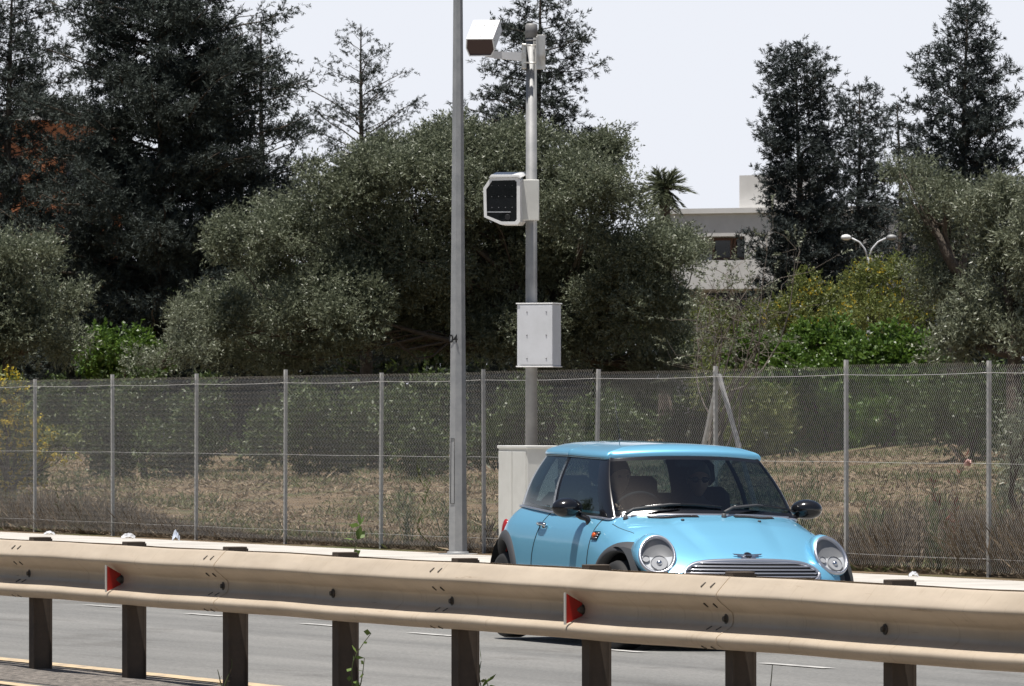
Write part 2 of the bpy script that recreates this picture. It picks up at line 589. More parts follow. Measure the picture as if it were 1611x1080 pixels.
def beam_off(z):
    best = min(BC, key=lambda q: abs(q[1] - z))
    return best[0]


gr = empty('guard_rail', rd(TP0, NG, -.016), ROADROT)
tag(gr, 'sandy beige double-sided steel crash barrier on dark posts running along the road', 'guard rail')


def beam_mesh(t0, t1, side, lift=0.0):
    """local road frame: x along, y across (towards +n); side -1 faces the viewer"""
    y0 = -.068 if side < 0 else .068
    rows = []
    nt = 12
    for i in range(nt + 1):
        t = t0 + (t1 - t0) * i / nt
        w = .0022 * math.sin(t * 1.7) + .0012 * math.sin(t * 4.3 + side)
        rows.append([(t, y0 + side * (o + lift), z + w) for o, z in BC])
    back = [[(x, y - side * .004, z) for x, y, z in r] for r in rows]
    mb = MB()
    mb.grid(rows); mb.grid(back)
    n_ = len(BC)
    for e in (0, nt):
        for q in range(n_ - 1):
            mb.add([rows[e][q], rows[e][q + 1], back[e][q + 1], back[e][q]], [(0, 1, 2, 3)])
    for q in (0, n_ - 1):
        for i in range(nt):
            mb.add([rows[i][q], rows[i + 1][q], back[i + 1][q], back[i][q]], [(0, 1, 2, 3)])
    return mb


post_me = None
bolt_me = None
for i in range(-4, 13):
    x = i * TPS
    if post_me is None:
        mb = MB()
        # channel section post: web towards the viewer's right, lips behind
        mb.prism([(-.05, -.062), (.05, -.062), (.05, -.052), (.04, -.052), (.04, .052), (.05, .052), (.05, .062), (-.05, .062), (-.05, .055), (.032, .055), (.032, -.055), (-.05, -.055)], -.25, .862)
        mb.box((-.01, 0, .866), (.095, .12, .012), None, .003)
        po = mb.build('post', M['post_rust_shade'], gr)
        post_me = po.data
    else:
        po = bpy.data.objects.new('post', post_me); COL.objects.link(po); po.parent = gr
    po.location = (x, 0, 0)
    # bolt head in the valley, slightly left of each post
    if bolt_me is None:
        mb = MB()
        mb.tube([(0, .0, 0), (0, -.007, 0)], [.026, .026], 14, True, True)
        mb.tube([(0, -.007, 0), (0, -.022, 0)], [.017, .014], 6, True, False)
        bo = mb.build('bolt', M['rail_dirt'], gr); bolt_me = bo.data
    else:
        bo = bpy.data.objects.new('bolt', bolt_me); COL.objects.link(bo); bo.parent = gr
    bo.location = (x - .02, -.064, .64)
for i in range(-4, 12, 2):
    for side in (-1, 1):
        beam_mesh(i * TPS - .24, (i + 2) * TPS + .06, side, .0045 if i % 4 == 0 else 0.0).build('beam', M['rail'], gr)
# splice slots: short dark elongated bolts around each lap joint
sl_me = None
for i in range(-4, 13, 2):
    for dx in (-.17, -.05):
        for z in (.806, .705, .592, .498):
            o = beam_off(z)
            o2, o3 = beam_off(z + .012), beam_off(z - .012)
            tilt = math.atan2(o3 - o2, .024)
            if sl_me is None:
                mb = MB(); mb.box((0, 0, 0), (.010, .008, .036), None, .004)
                so = mb.build('splice_bolt', M['rail_dirt'], gr); sl_me = so.data
            else:
                so = bpy.data.objects.new('splice_bolt', sl_me); COL.objects.link(so); so.parent = gr
            so.location = (i * TPS + dx, -.068 - o - .006, z)
            so.rotation_euler = (-tilt, R(22), 0)
# red reflectors on brackets in the valley
rf = None
for px, z in ((179, .64), (903, .64)):
    x = t_at(px, 13.88) - TP0
    if rf is None:
        mb = MB()
        # plate perpendicular to the rail, wide outer edge
        mb.prism([(-.068, -.03), (-.075, .035), (-.165, .085), (-.165, -.072)], -.003, .003, lambda p, q, r: (r, p, q))
        rf = mb.build('red_reflector', M['red'], gr)
        mb = MB()
        mb.prism([(-.164, .088), (-.172, .088), (-.172, -.076), (-.164, -.076)], -.012, .004, lambda p, q, r: (r, p, q))
        rim = mb.build('reflector_rim', M['offwhite'], rf)
        mb = MB()
        mb.tube([(-.006, -.064, .0), (-.006, -.11, .0)], [.035, .006], 10)
        brk = mb.build('reflector_bracket', M['rail_dirt'], rf)
        cur = rf
    else:
        cur = rf.copy(); COL.objects.link(cur); cur.parent = gr
        for ch in (rim, brk):
            c2 = ch.copy(); COL.objects.link(c2); c2.parent = cur
    cur.location = (x, 0, z)

# ------------------------------------------------------------------ chain link fence
NF = 28.38
TF0, TFS = -90.39, 3.248
fence = empty('chain_link_fence', rd(TF0, NF, .15), ROADROT)
tag(fence, 'tall galvanised chain link fence on steel posts between pavement and dry field', 'fence')
DW, DH, FH = .098, .063, 1.93


def chain_panel(L_):
    """woven wires as thin square tubes: every wire zigzags down the panel"""
    nw = int(round(L_ / (DW / 2)))
    rows = int(FH / (DH / 2))
    r = .0024
    ii = np.arange(nw)[:, None]; jj = np.arange(rows + 1)[None, :]
    s = L_ / nw
    x = ii * s + ((jj % 2) * s * 1.12) - s * .06 + 0 * jj
    z = jj * (DH / 2) + 0 * ii
    y = np.where(jj % 2 == 0, .0028, -.0028) + 0 * ii
    x = x + .004 * np.sin(z * 5 + ii * .13)
    y = y + .03 * np.sin(z / FH * 3.1) * np.sin(x / L_ * 3.14)       # slight belly of the panel
    P = np.stack([x, y, z], -1)                               # nw, rows+1, 3
    offs = np.array([(r, 0, 0), (-.5 * r, .87 * r, 0), (-.5 * r, -.87 * r, 0)])
    V = (P[:, :, None, :] + offs[None, None]).reshape(-1, 3)
    base = (np.arange(nw)[:, None] * (rows + 1) + np.arange(rows)[None, :]).reshape(-1) * 3
    Q = []
    for k_ in range(3):
        k2 = (k_ + 1) % 3
        Q.append(np.stack([base + k_, base + k2, base + 3 + k2, base + 3 + k_], 1))
    return V, np.concatenate(Q)


pv, pq = chain_panel(TFS)
pan = quads('mesh_panel', pv, pq, M['wire'], fence, smooth=False)
fp = None
rs = np.random.default_rng(3)


def sag_wire(z, sag, r):
    mb = MB()
    mb.tube([(TFS * k_ / 12, -.006, z - sag * math.sin(math.pi * k_ / 12)) for k_ in range(13)], r, 5)
    return mb


wires = [sag_wire(1.885, .012, .0028), sag_wire(1.05, .006, .0022), sag_wire(.17, .006, .002)]
wo = None
for i in range(-3, 13):
    if fp is None:
        mb = MB()
        mb.prism([(-.024, -.024), (.024, -.024), (.024, -.018), (-.018, -.018), (-.018, .024), (-.024, .024)], -.2, 2.0)
        fp = mb.build('post', M['fpost'], fence); o = fp
    else:
        o = bpy.data.objects.new('post', fp.data); COL.objects.link(o); o.parent = fence
    o.location = (i * TFS, .03, 0)
    o.rotation_euler = (rs.normal(0, .006), rs.normal(0, .006), 0)
    o.scale = (1, 1, 1 + rs.normal(0, .01))
    if i == -3:
        p = pan
    else:
        p = bpy.data.objects.new('mesh_panel', pan.data); COL.objects.link(p); p.parent = fence
    p.location = (i * TFS, 0, .05 + rs.normal(0, .012))
    if wo is None:
        wo = [w.build('tension_wire', M['wire'], fence) for w in wires]
        cur = wo
    else:
        cur = []
        for w in wo:
            q = bpy.data.objects.new('tension_wire', w.data); COL.objects.link(q); q.parent = fence; cur.append(q)
    for q in cur:
        q.location = (i * TFS, 0, 0)
xb = 7 * TFS
for dx, m_ in ((-1.15, 'fpost'), (1.35, 'galv2')):  # right brace in darker steel: its shaded look is in the colour
    mb = MB()
    mb.tube([(xb, .06, 1.90), (xb + dx * .5, .07, .92), (xb + dx, .08, -.05)], .028, 6, True, False)
    mb.build('brace', M[m_], fence)

# ------------------------------------------------------------------ street lamp pole
NP = 28.02
Y = depth_at(720.5, NP); X = (720.5 - CX) / F * Y
lamp = empty('street_lamp', (X, Y, .147), ROADROT + R(6))
tag(lamp, 'tall grey tapered octagonal street lamp pole standing on the pavement with a small black number', 'street lamp')
mb = MB()
zz = [0, .02, .5, 1, 1.6, 2.2, 3, 4, 5, 6, 7, 8, 9.0]
rr = [.104 - .0083 * z for z in zz]
for i in range(len(zz) - 1):
    mb.tube([(0, 0, zz[i]), (0, 0, zz[i + 1])], [rr[i], rr[i + 1]], 8, False, False)
mb.build('pole', M['conc_pole'], lamp)
mb = MB(); mb.box((0, 0, .004), (.32, .32, .012), None, .004)
mb.tube([(0, 0, 0), (0, 0, .03)], [.125, .115], 16)
mb.build('base_plate', M['conc_pole'], lamp)
mb = MB()
mb.tube([(0, 0, 8.98), (-.0, -.2, 9.25), (0, -.7, 9.4), (0, -1.3, 9.45)], [.03, .03, .028, .025], 8)
mb.build('arm', M['conc_pole'], lamp)
mb = MB(); mb.ball((0, -1.6, 9.45), (.14, .36, .07)); mb.build('lamp_head', M['grey_paint'], lamp)
# access door outline near the foot (left face) and the number
fa = None
e_ang = math.atan2(-lamp.location.y, -lamp.location.x) - lamp.rotation_euler.z     # towards the viewer, local


def pole_pt(a, z, out=.002):
    r_ = (.104 - .0083 * z) * .985 + out
    return Vector((r_ * math.cos(a), r_ * math.sin(a), z))


mb = MB()
a0 = e_ang - .95; a1 = e_ang - .42
for (p, q) in (((a0, .55), (a1, .55)), ((a0, 1.25), (a1, 1.25)), ((a0, .55), (a0, 1.25)), ((a1, .55), (a1, 1.25))):
    mb.tube([pole_pt(*p), pole_pt(*q)], .003, 4)
mb.build('door_seam', M['black'], lamp)


def text_part(name, s, size, loc, normal, m_, parent, upv=(0, 0, 1), depth=.001, bold=0.0):
    cu = bpy.data.curves.new(name, 'FONT'); cu.body = s; cu.size = size
    cu.extrude = depth; cu.align_x = 'CENTER'; cu.align_y = 'CENTER'; cu.offset = bold
    o = bpy.data.objects.new(name, cu); COL.objects.link(o)
    dg = bpy.context.evaluated_depsgraph_get(); dg.update()
    me = bpy.data.meshes.new_from_object(o.evaluated_get(dg))
    bpy.data.objects.remove(o); bpy.data.curves.remove(cu)
    z = Vector(normal).normalized(); y = (Vector(upv) - z * Vector(upv).dot(z)).normalized(); x = y.cross(z)
    Mx = Matrix((x, y, z)).transposed().to_4x4(); Mx.translation = Vector(loc)
    me.transform(Mx)
    me.materials.clear()
    return link(name, me, m_, parent, False)


zt = EYE + (HZ - 534) / F * Y - .147
ta = e_ang - .62
text_part('number', '04', .115, pole_pt(ta, zt, .004), (math.cos(ta), math.sin(ta), 0), M['black'], lamp, bold=.003)

# ------------------------------------------------------------------ camera pole and what hangs on it
NC = 27.6
YC = depth_at(836, NC); XC = (836 - CX) / F * YC
SCL = F / YC


def cz(py):
    return EYE + (HZ - py) / SCL


pole = empty('camera_pole', (XC, YC, .147), ROADROT)
tag(pole, 'round galvanised steel pole carrying two white traffic cameras and a grey box', 'pole')
mb = MB(); zt = cz(40) - .147
mb.tube([(0, 0, 0), (0, 0, zt)], [.066, .055], 24)
mb.build('shaft', M['galv'], pole)
mb = MB(); mb.tube([(0, 0, zt - .13), (0, 0, zt + .002), (0, 0, zt + .018), (0, 0, zt + .022)], [.064, .064, .05, .02], 24)
mb.tube([(0, 0, zt - .165), (0, 0, zt - .15)], [.062, .062], 24)
mb.build('cap', M['galv2'], pole)
mb = MB(); mb.box((0, 0, .006), (.28, .28, .014), None, .003); mb.build('base_plate', M['galv2'], pole)

# local axes for fittings: viewer-facing frame (x right, y away) keeps their pixel proportions at their real place
def px2(dx):            # photo pixels -> metres at the pole
    return dx / SCL


# upper camera: hooded white box pitched down towards the road on a tapered arm
cu_ = empty('traffic_camera', (XC - px2(836 - 762), YC - .12, cz(86)), 0)
tag(cu_, 'upper white hooded box camera with brown window on a tapered arm at the pole top', 'traffic camera')
body = MB()
w, h, ln = px2(46), .20, .52
hexs = [(-w / 2, -.01), (-w / 2 + .03, -.10), (w / 2 - .04, -.10), (w / 2, -.03), (w / 2 - .012, .095), (-w / 2 + .012, .095)]
pitch = R(25)
Mh = Matrix.Rotation(R(-9), 3, 'Z') @ Matrix.Rotation(pitch, 3, 'X')
cen = Vector((-.005, -.05, .165))


def hb(p, q, r):
    return tuple(Mh @ Vector((p, r, q)) + cen)


# shell open at front: roof, sides, floor as an extruded ring
ins = [(p * .93, q * .90) for p, q in hexs]
n6 = len(hexs)
vs = [hb(p, q, -ln / 2) for p, q in hexs] + [hb(p, q, ln / 2) for p, q in hexs] + [hb(p, q, -ln / 2) for p, q in ins] + [hb(p, q, -ln / 2 + .03) for p, q in ins]
fs = []
for i in range(n6):
    k2 = (i + 1) % n6
    fs += [(i, k2, n6 + k2, n6 + i), (i, 2 * n6 + i, 2 * n6 + k2, k2), (2 * n6 + i, 3 * n6 + i, 3 * n6 + k2, 2 * n6 + k2)]
fs.append(tuple(n6 + i for i in range(n6)))
body.add(vs, fs)
fix_normals(body.build('housing', M['white_paint'], cu_))
mb = MB(); mb.add([hb(p, q, -ln / 2 + .012) for p, q in ins], [tuple(range(n6))]); mb.build('window', M['brown_glass'], cu_)
mb = MB()
for p in (-.1, .0, .1):
    for r_ in (-.2, .1):
        mb.ball(hb(p, .097, r_), .006, None, 8, 6)
for q in (.05, -.02):
    for r_ in (-.2, -.02, .17):
        mb.ball(hb(w / 2 - .008 + (.0 if q > 0 else .006), q, r_), .006, None, 8, 6)
mb.build('screw', M['screw'], cu_)
mb = MB()
aw, ah = px2(836 - 762), .05
mb.prism([(-.05, .02), (.03, .028), (aw - .055, .02), (aw - .055, -.075), (.05, -.035), (-.05, -.008)], -.03, .03, lambda p, q, r: (p, r * (1 if p < .1 else 1) + (.12 * (p / aw)), q - .0))
mb.box((-.02, 0, .04), (.12, .12, .035), None, .004)
mb.build('arm', M['grey_paint'], cu_)
mb = MB()
mb.box((aw - .075, .10, -.02), (.05, .15, .26), None, .006)
mb.box((aw + .055, .035, .01), (.012, .17, .34), None, .003)
mb.box((aw + .10, .02, .02), (.09, .012, .36), Matrix.Rotation(R(8), 3, 'Z'), .003)
for q in (-.09, .09):
    mb.tube([(aw - .075, .02, q), (aw + .1, .02, q)], .008, 8)
mb.build('bracket', mat('zinc_plate', (.55, .55, .54), .35, .6, noise=(9, (.40, .36, .30), 6, .45, .7)), cu_)

# lower camera: chamfered housing with a black window, side box round the pole
cl = empty('speed_camera', (XC, YC, cz(316)), 0)
tag(cl, 'lower white speed camera with a chamfered black window fixed halfway up the pole', 'speed camera')


def cpx(px, py):
    return ((px - 836) / SCL, -(py - 316) / SCL)


crop = lambda x, y: (690 + x / 3.0, 240 + y / 3.0)
outl = [cpx(*crop(*p)) for p in [(210, 172), (243, 124), (372, 122), (384, 134), (385, 330), (372, 344), (292, 344), (214, 309)]]
inn = [cpx(*crop(*p)) for p in [(224, 178), (252, 137), (360, 135), (369, 144), (369, 320), (360, 330), (296, 330), (227, 302)]]
Mr = Matrix.Rotation(R(-7), 3, 'Z')


def cb(p, q, r):
    v = Mr @ Vector((p + .2, r, q)); return (v.x - .2, v.y - .30, v.z)


n8 = len(outl)
LN = .46
big = outl
vs = [cb(p, q, 0) for p, q in outl] + [cb(p, q, LN) for p, q in outl] + [cb(p, q, 0) for p, q in inn] + [cb(p, q, .03) for p, q in inn]
fs = []
for i in range(n8):
    k2 = (i + 1) % n8
    fs += [(i, k2, n8 + k2, n8 + i), (i, 2 * n8 + i, 2 * n8 + k2, k2), (2 * n8 + i, 3 * n8 + i, 3 * n8 + k2, 2 * n8 + k2)]
fs.append(tuple(n8 + i for i in range(n8)))
mb = MB(); mb.add(vs, fs); fix_normals(mb.build('housing', M['white_paint'], cl))
# roof cap, tilted so its white top shows
mb = MB()
tl_ = [cpx(*crop(*p)) for p in [(236, 126), (246, 112), (378, 112), (388, 124), (386, 128), (372, 121), (243, 123)]]
mb.prism(tl_, -.015, LN + .02, lambda p, q, r: (cb(p, q, r)[0], cb(p, q, r)[1], q + .0 + max(0, r) * .10))
fix_normals(mb.build('roof', M['white_paint'], cl))
mb = MB(); mb.add([cb(p, q, .022) for p, q in inn], [tuple(range(n8))]); win = mb.build('window', M['dark_glass'], cl)
mb = MB()
a, b_ = cpx(*crop(228, 285)), cpx(*crop(368, 284))
mb.box(cb((a[0] + b_[0]) / 2, a[1], .015), (b_[0] - a[0], .008, .006))
mb.build('window_bar', M['grey_paint'], cl)
mb = MB()
for gx in range(4):
    for gy in range(3):
        p = cpx(*crop(250 + gx * 32, 160 + gy * 52))
        mb.ball(cb(p[0], p[1], .020), .0045, None, 8, 6)
mb.build('lamp_dot', M['screw'], cl)
mb = MB(); p = cpx(*crop(325, 308)); mb.tube([cb(p[0], p[1], .016), cb(p[0], p[1], .008)], [.03, .026], 16)
mb.build('lens', M['black'], cl)
q0, q1 = cpx(*crop(386, 130)), cpx(*crop(472, 322))
mb = MB()
mb.box(((q0[0] + q1[0]) / 2, .0, (q0[1] + q1[1]) / 2), (q1[0] - q0[0], .22, q0[1] - q1[1]), Matrix.Rotation(R(4), 3, 'Z'), .006)
mb.build('side_box', M['beige_paint'], cl)

# grey control box
cbx = empty('control_box', (XC + px2(848 - 836), YC - .18, cz(528)), ROADROT + R(62))
# box front faces the viewer, its narrow hinge side faces left
cbx.rotation_euler = (0, 0, R(-19))
tag(cbx, 'light grey metal control box with screws strapped to the camera pole above the fence top', 'control box')
bw, bd, bh = .385, .29, px2(97)
mb = MB(); mb.box((.0, 0, 0), (bw, bd, bh), None, .008); mb.build('case', M['grey_paint'], cbx)
mb = MB(); mb.box((0, 0, bh / 2 + .006), (bw + .02, bd + .02, .012), None, .003)
mb.box((0, 0, -bh / 2 - .006), (bw + .02, bd + .02, .012), None, .003)
mb.build('rim', M['white_paint'], cbx)
mb = MB(); mb.box((.02, -bd / 2 - .004, 0), (bw - .03, .008, bh - .03), None, .003); mb.build('door', M['grey_paint'], cbx)
mb = MB()
for x in (-.08, .13):
    for z in (-.24, 0, .24):
        mb.ball((x, -bd / 2 - .008, z), .008, None, 8, 6)
mb.build('screw', M['screw'], cbx)
mb = MB()
mb.box((-bw / 2 - .014, -.02, -.02), (.012, .05, .30), None, .004)
for z in (.13, -.17):
    mb.box((-bw / 2 - .006, -.02, z), (.014, .03, .03), None, .003)
for z in (-.28, .26):
    for y in (-.08, .08):
        mb.ball((-bw / 2 - .002, y, z), .008, None, 8, 6)
mb.build('handle', M['grey_paint'], cbx)
mb = MB()
for z in (-.2, .2):
    mb.box((.0 - .0, bd / 2 + .02, z), (.2, .05, .04), None, .004)
mb.build('clamp', M['galv'], cbx)

# cabinet on the pavement behind the car
Yk = depth_at(829, 27.0)
cab = empty('roadside_cabinet', ((829 - CX) / F * Yk, Yk, .147), ROADROT)
tag(cab, 'pale grey metal cabinet standing on the pavement half hidden behind the blue car', 'cabinet')
kw, kd, kh = .80, .34, EYE - (703 - HZ) / F * Yk - .147
mb = MB(); mb.box((-kw / 2, kd / 2, kh / 2 + .02), (kw, kd, kh - .05), None, .006); mb.build('case', M['beige_paint'], cab)
mb = MB(); mb.box((-kw / 2, kd / 2, kh - .005), (kw + .03, kd + .03, .03), None, .006); mb.build('lid', M['beige_paint'], cab)
mb = MB(); mb.box((-kw / 2, kd / 2, .03), (kw - .02, kd - .02, .06)); mb.build('plinth', M['kerb'], cab)
mb = MB()
for sx in (-1, 1):
    mb.box((-kw / 2 + sx * (kw / 4 - .004), -.005, kh / 2 + .03), (kw / 2 - .03, .012, kh - .16), None, .004)
mb.build('door', M['beige_paint'], cab)
mb = MB()
for z in (kh - .2, .3):
    mb.box((-kw + .02, -.016, z), (.02, .014, .07), None, .003)
mb.build('hinge', M['black'], cab)

# ------------------------------------------------------------------ the small blue car
CAR_PSI, CAR_Y = R(18.0), 51.2
CAR_X = 1.118
car = empty('small_car', (CAR_X, CAR_Y, .033))
car.rotation_euler = (R(-0.6), R(1.1), -(math.pi / 2 - CAR_PSI))
tag(car, 'small light blue two door hatchback driving behind the crash barrier', 'car')


def paint_material():
    m = bpy.data.materials.new('blue_metallic_paint'); m.use_nodes = True
    N, L = m.node_tree.nodes, m.node_tree.links
    b = N['Principled BSDF']
    b.inputs['Base Color'].default_value = (.215, .57, .81, 1)
    b.inputs['Metallic'].default_value = .5
    b.inputs['Roughness'].default_value = .42
    b.inputs['Coat Weight'].default_value = 1.0
    b.inputs['Coat Roughness'].default_value = .03
    return m


C_ = {}
C_['paint'] = paint_material()
C_['black'] = mat('gloss_black_trim', (.010, .010, .012), .18, coat=.4)
C_['matte'] = mat('matte_black_trim', (.05, .051, .056), .6, noise=(30, (.05, .05, .054), 5))
C_['rubber'] = mat('tyre_rubber', (.018, .018, .019), .8)
C_['gap'] = mat('panel_gap', (.008, .010, .014), .8)
C_['chrome'] = mat('chrome', (.72, .73, .76), .14, 1.0)
C_['satin'] = mat('satin_chrome', (.62, .63, .68), .28, .85)
C_['alloy'] = mat('alloy', (.45, .46, .48), .35, .8)
C_['interior'] = mat('dark_interior', (.016, .018, .022), .8)
C_['seat'] = mat('seat_fabric', (.030, .030, .034), .9, noise=(60, (.042, .042, .047), 4))
C_['glass'] = glassmat('car_glass', (.50, .60, .62), ior=1.85)
C_['side_glass'] = glassmat('side_glass', (.34, .41, .42), ior=2.9)
C_['lens'] = glassmat('clear_lens', (.92, .93, .94))
C_['refl'] = mat('lamp_reflector', (.24, .24, .245), .45, .1)
C_['refl2'] = mat('lamp_bezel', (.66, .67, .69), .35, .0)
C_['cup'] = mat('lamp_cup', (.46, .46, .47), .3, .0)
C_['amber'] = mat('amber_lens', (.62, .10, .015), .25)
C_['mirror'] = mat('mirror_glass', (.6, .62, .65), .03, 1.0)
C_['skin'] = mat('skin', (.50, .29, .21), .5)
C_['hair'] = mat('grey_hair', (.16, .15, .14), .7)
C_['hair2'] = mat('dark_hair', (.03, .025, .02), .6)
C_['cloth'] = mat('dark_cloth', (.030, .032, .042), .9)
C_['cloth2'] = mat('grey_cloth', (.07, .075, .09), .9)
C_['shade'] = mat('sunglass', (.01, .01, .012), .12)

ZB = .17
XF, YS = 1.745, .838


def lerp_tab(tab, x):
    return float(np.interp(x, [p[0] for p in tab], [p[1] for p in tab]))


def smooth_tab(tab):
    xs = np.linspace(tab[0][0], tab[-1][0], 400)
    ys = np.interp(xs, [p[0] for p in tab], [p[1] for p in tab])
    k = np.exp(-np.linspace(-2, 2, 31) ** 2); k /= k.sum()
    yp = np.concatenate([np.full(15, ys[0]), ys, np.full(15, ys[-1])])
    ys = np.convolve(yp, k, 'valid')
    return lambda x: float(np.interp(x, xs, ys))


HT = smooth_tab([(-1.9, .90), (-1.6, .955), (-1.3, .985), (0.45, .975), (.62, .952), (.80, .920), (1.0, .872), (1.2, .812), (1.4, .742), (1.55, .688), (1.66, .642), (1.8, .58)])


def Htop(x, y):
    h = HT(x)
    if x > .3:
        f = min(1, (x - .3) / .5)
        h -= f * .030 * (abs(y) / .65) ** 2
        # centre bulge of the bonnet
        w = .34 - .10 * max(0, min(1, (x - .8) / .8))
        b_ = max(0, 1 - (abs(y) / w) ** 4)
        g_ = math.exp(-((abs(y) - w) / .05) ** 2)
        h += f * (.012 * max(0, 1 - (abs(y) / (w * 1.15)) ** 6) - .004 * g_) * max(0, min(1, (1.62 - x) / .35))
    return h


def outline(th):
    """th in [0, 1]: half outline front centre -> left side -> rear centre; returns x, y"""
    if th < .36:
        a = th / .36 * math.pi / 2; n_ = 2.55
        return 1.0 + (XF - 1.0) * math.cos(a) ** (2 / n_), YS * math.sin(a) ** (2 / n_)
    if th < .80:
        u = (th - .36) / .44
        return 1.0 - 2.05 * u, YS - .004 * math.sin(u * math.pi)
    a = (th - .80) / .20 * math.pi / 2; n_ = 3.6
    return -1.05 - .76 * math.sin(a) ** (2 / n_), YS * math.cos(a) ** (2 / n_)


def body_pt(th, w):
    """w 0..1: from the spine over the shoulder down the flank"""
    ox, oy = outline(th)
    cx_ = .9 * max(-1.05, min(1.0, ox))
    if ox > 1.0: cx_ = .9
    if ox < -1.05: cx_ = -.945
    p = 6.2 + 1.6 * max(0, 1 - th / .25)
    if w < .5:
        e_ = .905 * (w / .5) ** .8
        ph = math.asin(min(1, e_ ** (p / 2)))
    else:
        a_ = math.asin(.905 ** (p / 2))
        ph = a_ + (math.pi / 2 - a_) * (w - .5) / .5
    s_, c_ = math.sin(ph), max(0.0, math.cos(ph))
    e = s_ ** (2 / p); hf = c_ ** (2 / p)
    x = cx_ + e * (ox - cx_); y = e * oy
    z = ZB + hf * (Htop(x, y) - ZB)
    f = 1 - .034 * ((z - .50) / .42) ** 2 - .012 * max(0, (z - .8) / .15)
    # nose leans back with height, rear too
    if x > 1.0:
        x -= .06 * max(0, (z - .52) / .2) * min(1, (x - 1.0) / .6)
    if x < -1.2:
        x += .10 * max(0, (z - .6) / .35) * min(1, (-1.2 - x) / .5)
    return x, y * f, z


NTH, NPH = 190, 64
ths = np.concatenate([np.linspace(0, .36, 70, endpoint=False), np.linspace(.36, .80, 86, endpoint=False), np.linspace(.80, 1, NTH - 156)])
# dense where the surface bends
phs = np.linspace(0, 1, NPH)
GH = [[body_pt(t, p) for p in phs] for t in ths]
WHEELS = [(1.12, .3186), (-1.347, .2842)]
ARCHES = [(1.12, .332), (-1.347, .332)]
RA = .372
verts, faces = [], []
for sgn in (1, -1):
    k0 = len(verts)
    for row in GH:
        verts += [(x, y * sgn, z) for x, y, z in row]
    for i in range(NTH - 1):
        for j_ in range(NPH - 1):
            a, b_, c, d = i * NPH + j_, i * NPH + j_ + 1, (i + 1) * NPH + j_ + 1, (i + 1) * NPH + j_
            q = [GH[i][j_], GH[i][j_ + 1], GH[i + 1][j_ + 1], GH[i + 1][j_]]
            mx = sum(p[0] for p in q) / 4; my = sum(p[1] for p in q) / 4; mz = sum(p[2] for p in q) / 4
            if my > .40 and any((mx - wx) ** 2 + (mz - wz) ** 2 < RA ** 2 for wx, wz in ARCHES):
                continue
            # holes behind the headlamps
            hit = False
            if mx > 1.2:
                dv = Vector((mx, my, mz)) - Vector((1.445, .622, .660))
                n_h = Vector((.80, .20, .56)).normalized()
                u_h = (Vector((0, 0, 1)) - n_h * n_h.z).normalized(); s_h = u_h.cross(n_h)
                if (dv.dot(s_h) / .122) ** 2 + (dv.dot(u_h) / .148) ** 2 < .86 and abs(dv.dot(n_h)) < .12: hit = True
            if hit: continue
            # opening of the cabin
            if mz > .80 and -1.50 < mx < .70 and my < .655 - max(0, (mx - .45)) * .35 and mx < .73 - .25 * (my / .66) ** 2:
                continue
            f = (k0 + a, k0 + d, k0 + c, k0 + b_)
            faces.append(f if sgn == 1 else f[::-1])
mb = MB(); mb.add(verts, faces, True)
body = fix_normals(mb.build('body', C_['paint'], car))
BVH = BVHTree.FromPolygons([tuple(v) for v in verts], [tuple(f) for f in faces])
# closed version for projections
vf, ff = [], []
for sgn in (1, -1):
    k0 = len(vf)
    for row in GH:
        vf += [(x, y * sgn, z) for x, y, z in row]
    for i in range(NTH - 1):
        for j_ in range(NPH - 1):
            ff.append((k0 + i * NPH + j_, k0 + (i + 1) * NPH + j_, k0 + (i + 1) * NPH + j_ + 1, k0 + i * NPH + j_ + 1))
FULL = BVHTree.FromPolygons(vf, ff)


def on_side(x, z, sgn, out=0.0):
    h = FULL.ray_cast(Vector((x, 2 * sgn, z)), Vector((0, -sgn, 0)))
    if h[0] is None: return Vector((x, .8 * sgn, z))
    n_ = h[1] if h[1].y * sgn > 0 else -h[1]
    return h[0] + n_ * out


def on_top(x, y, out=0.0):
    h = FULL.ray_cast(Vector((x, y, 2)), Vector((0, 0, -1)))
    if h[0] is None: return Vector((x, y, .7))
    n_ = h[1] if h[1].z > 0 else -h[1]
    return h[0] + n_ * out


def on_front(y, z, out=0.0):
    h = FULL.ray_cast(Vector((3, y, z)), Vector((-1, 0, 0)))
    if h[0] is None: return Vector((1.6, y, z))
    n_ = h[1] if h[1].x > 0 else -h[1]
    return h[0] + n_ * out


def polyline(pts, n):
    """resampled smooth polyline (Catmull-Rom)"""
    P = [np.array(p, float) for p in pts]
    out = []
    for i in range(len(P) - 1):
        p0, p1, p2, p3 = P[max(i - 1, 0)], P[i], P[i + 1], P[min(i + 2, len(P) - 1)]
        for s_ in range(n):
            u = s_ / n
            out.append(.5 * ((2 * p1) + (p2 - p0) * u + (2 * p0 - 5 * p1 + 4 * p2 - p3) * u * u + (3 * p1 - p0 - 3 * p2 + p3) * u ** 3))
    out.append(P[-1])
    return out


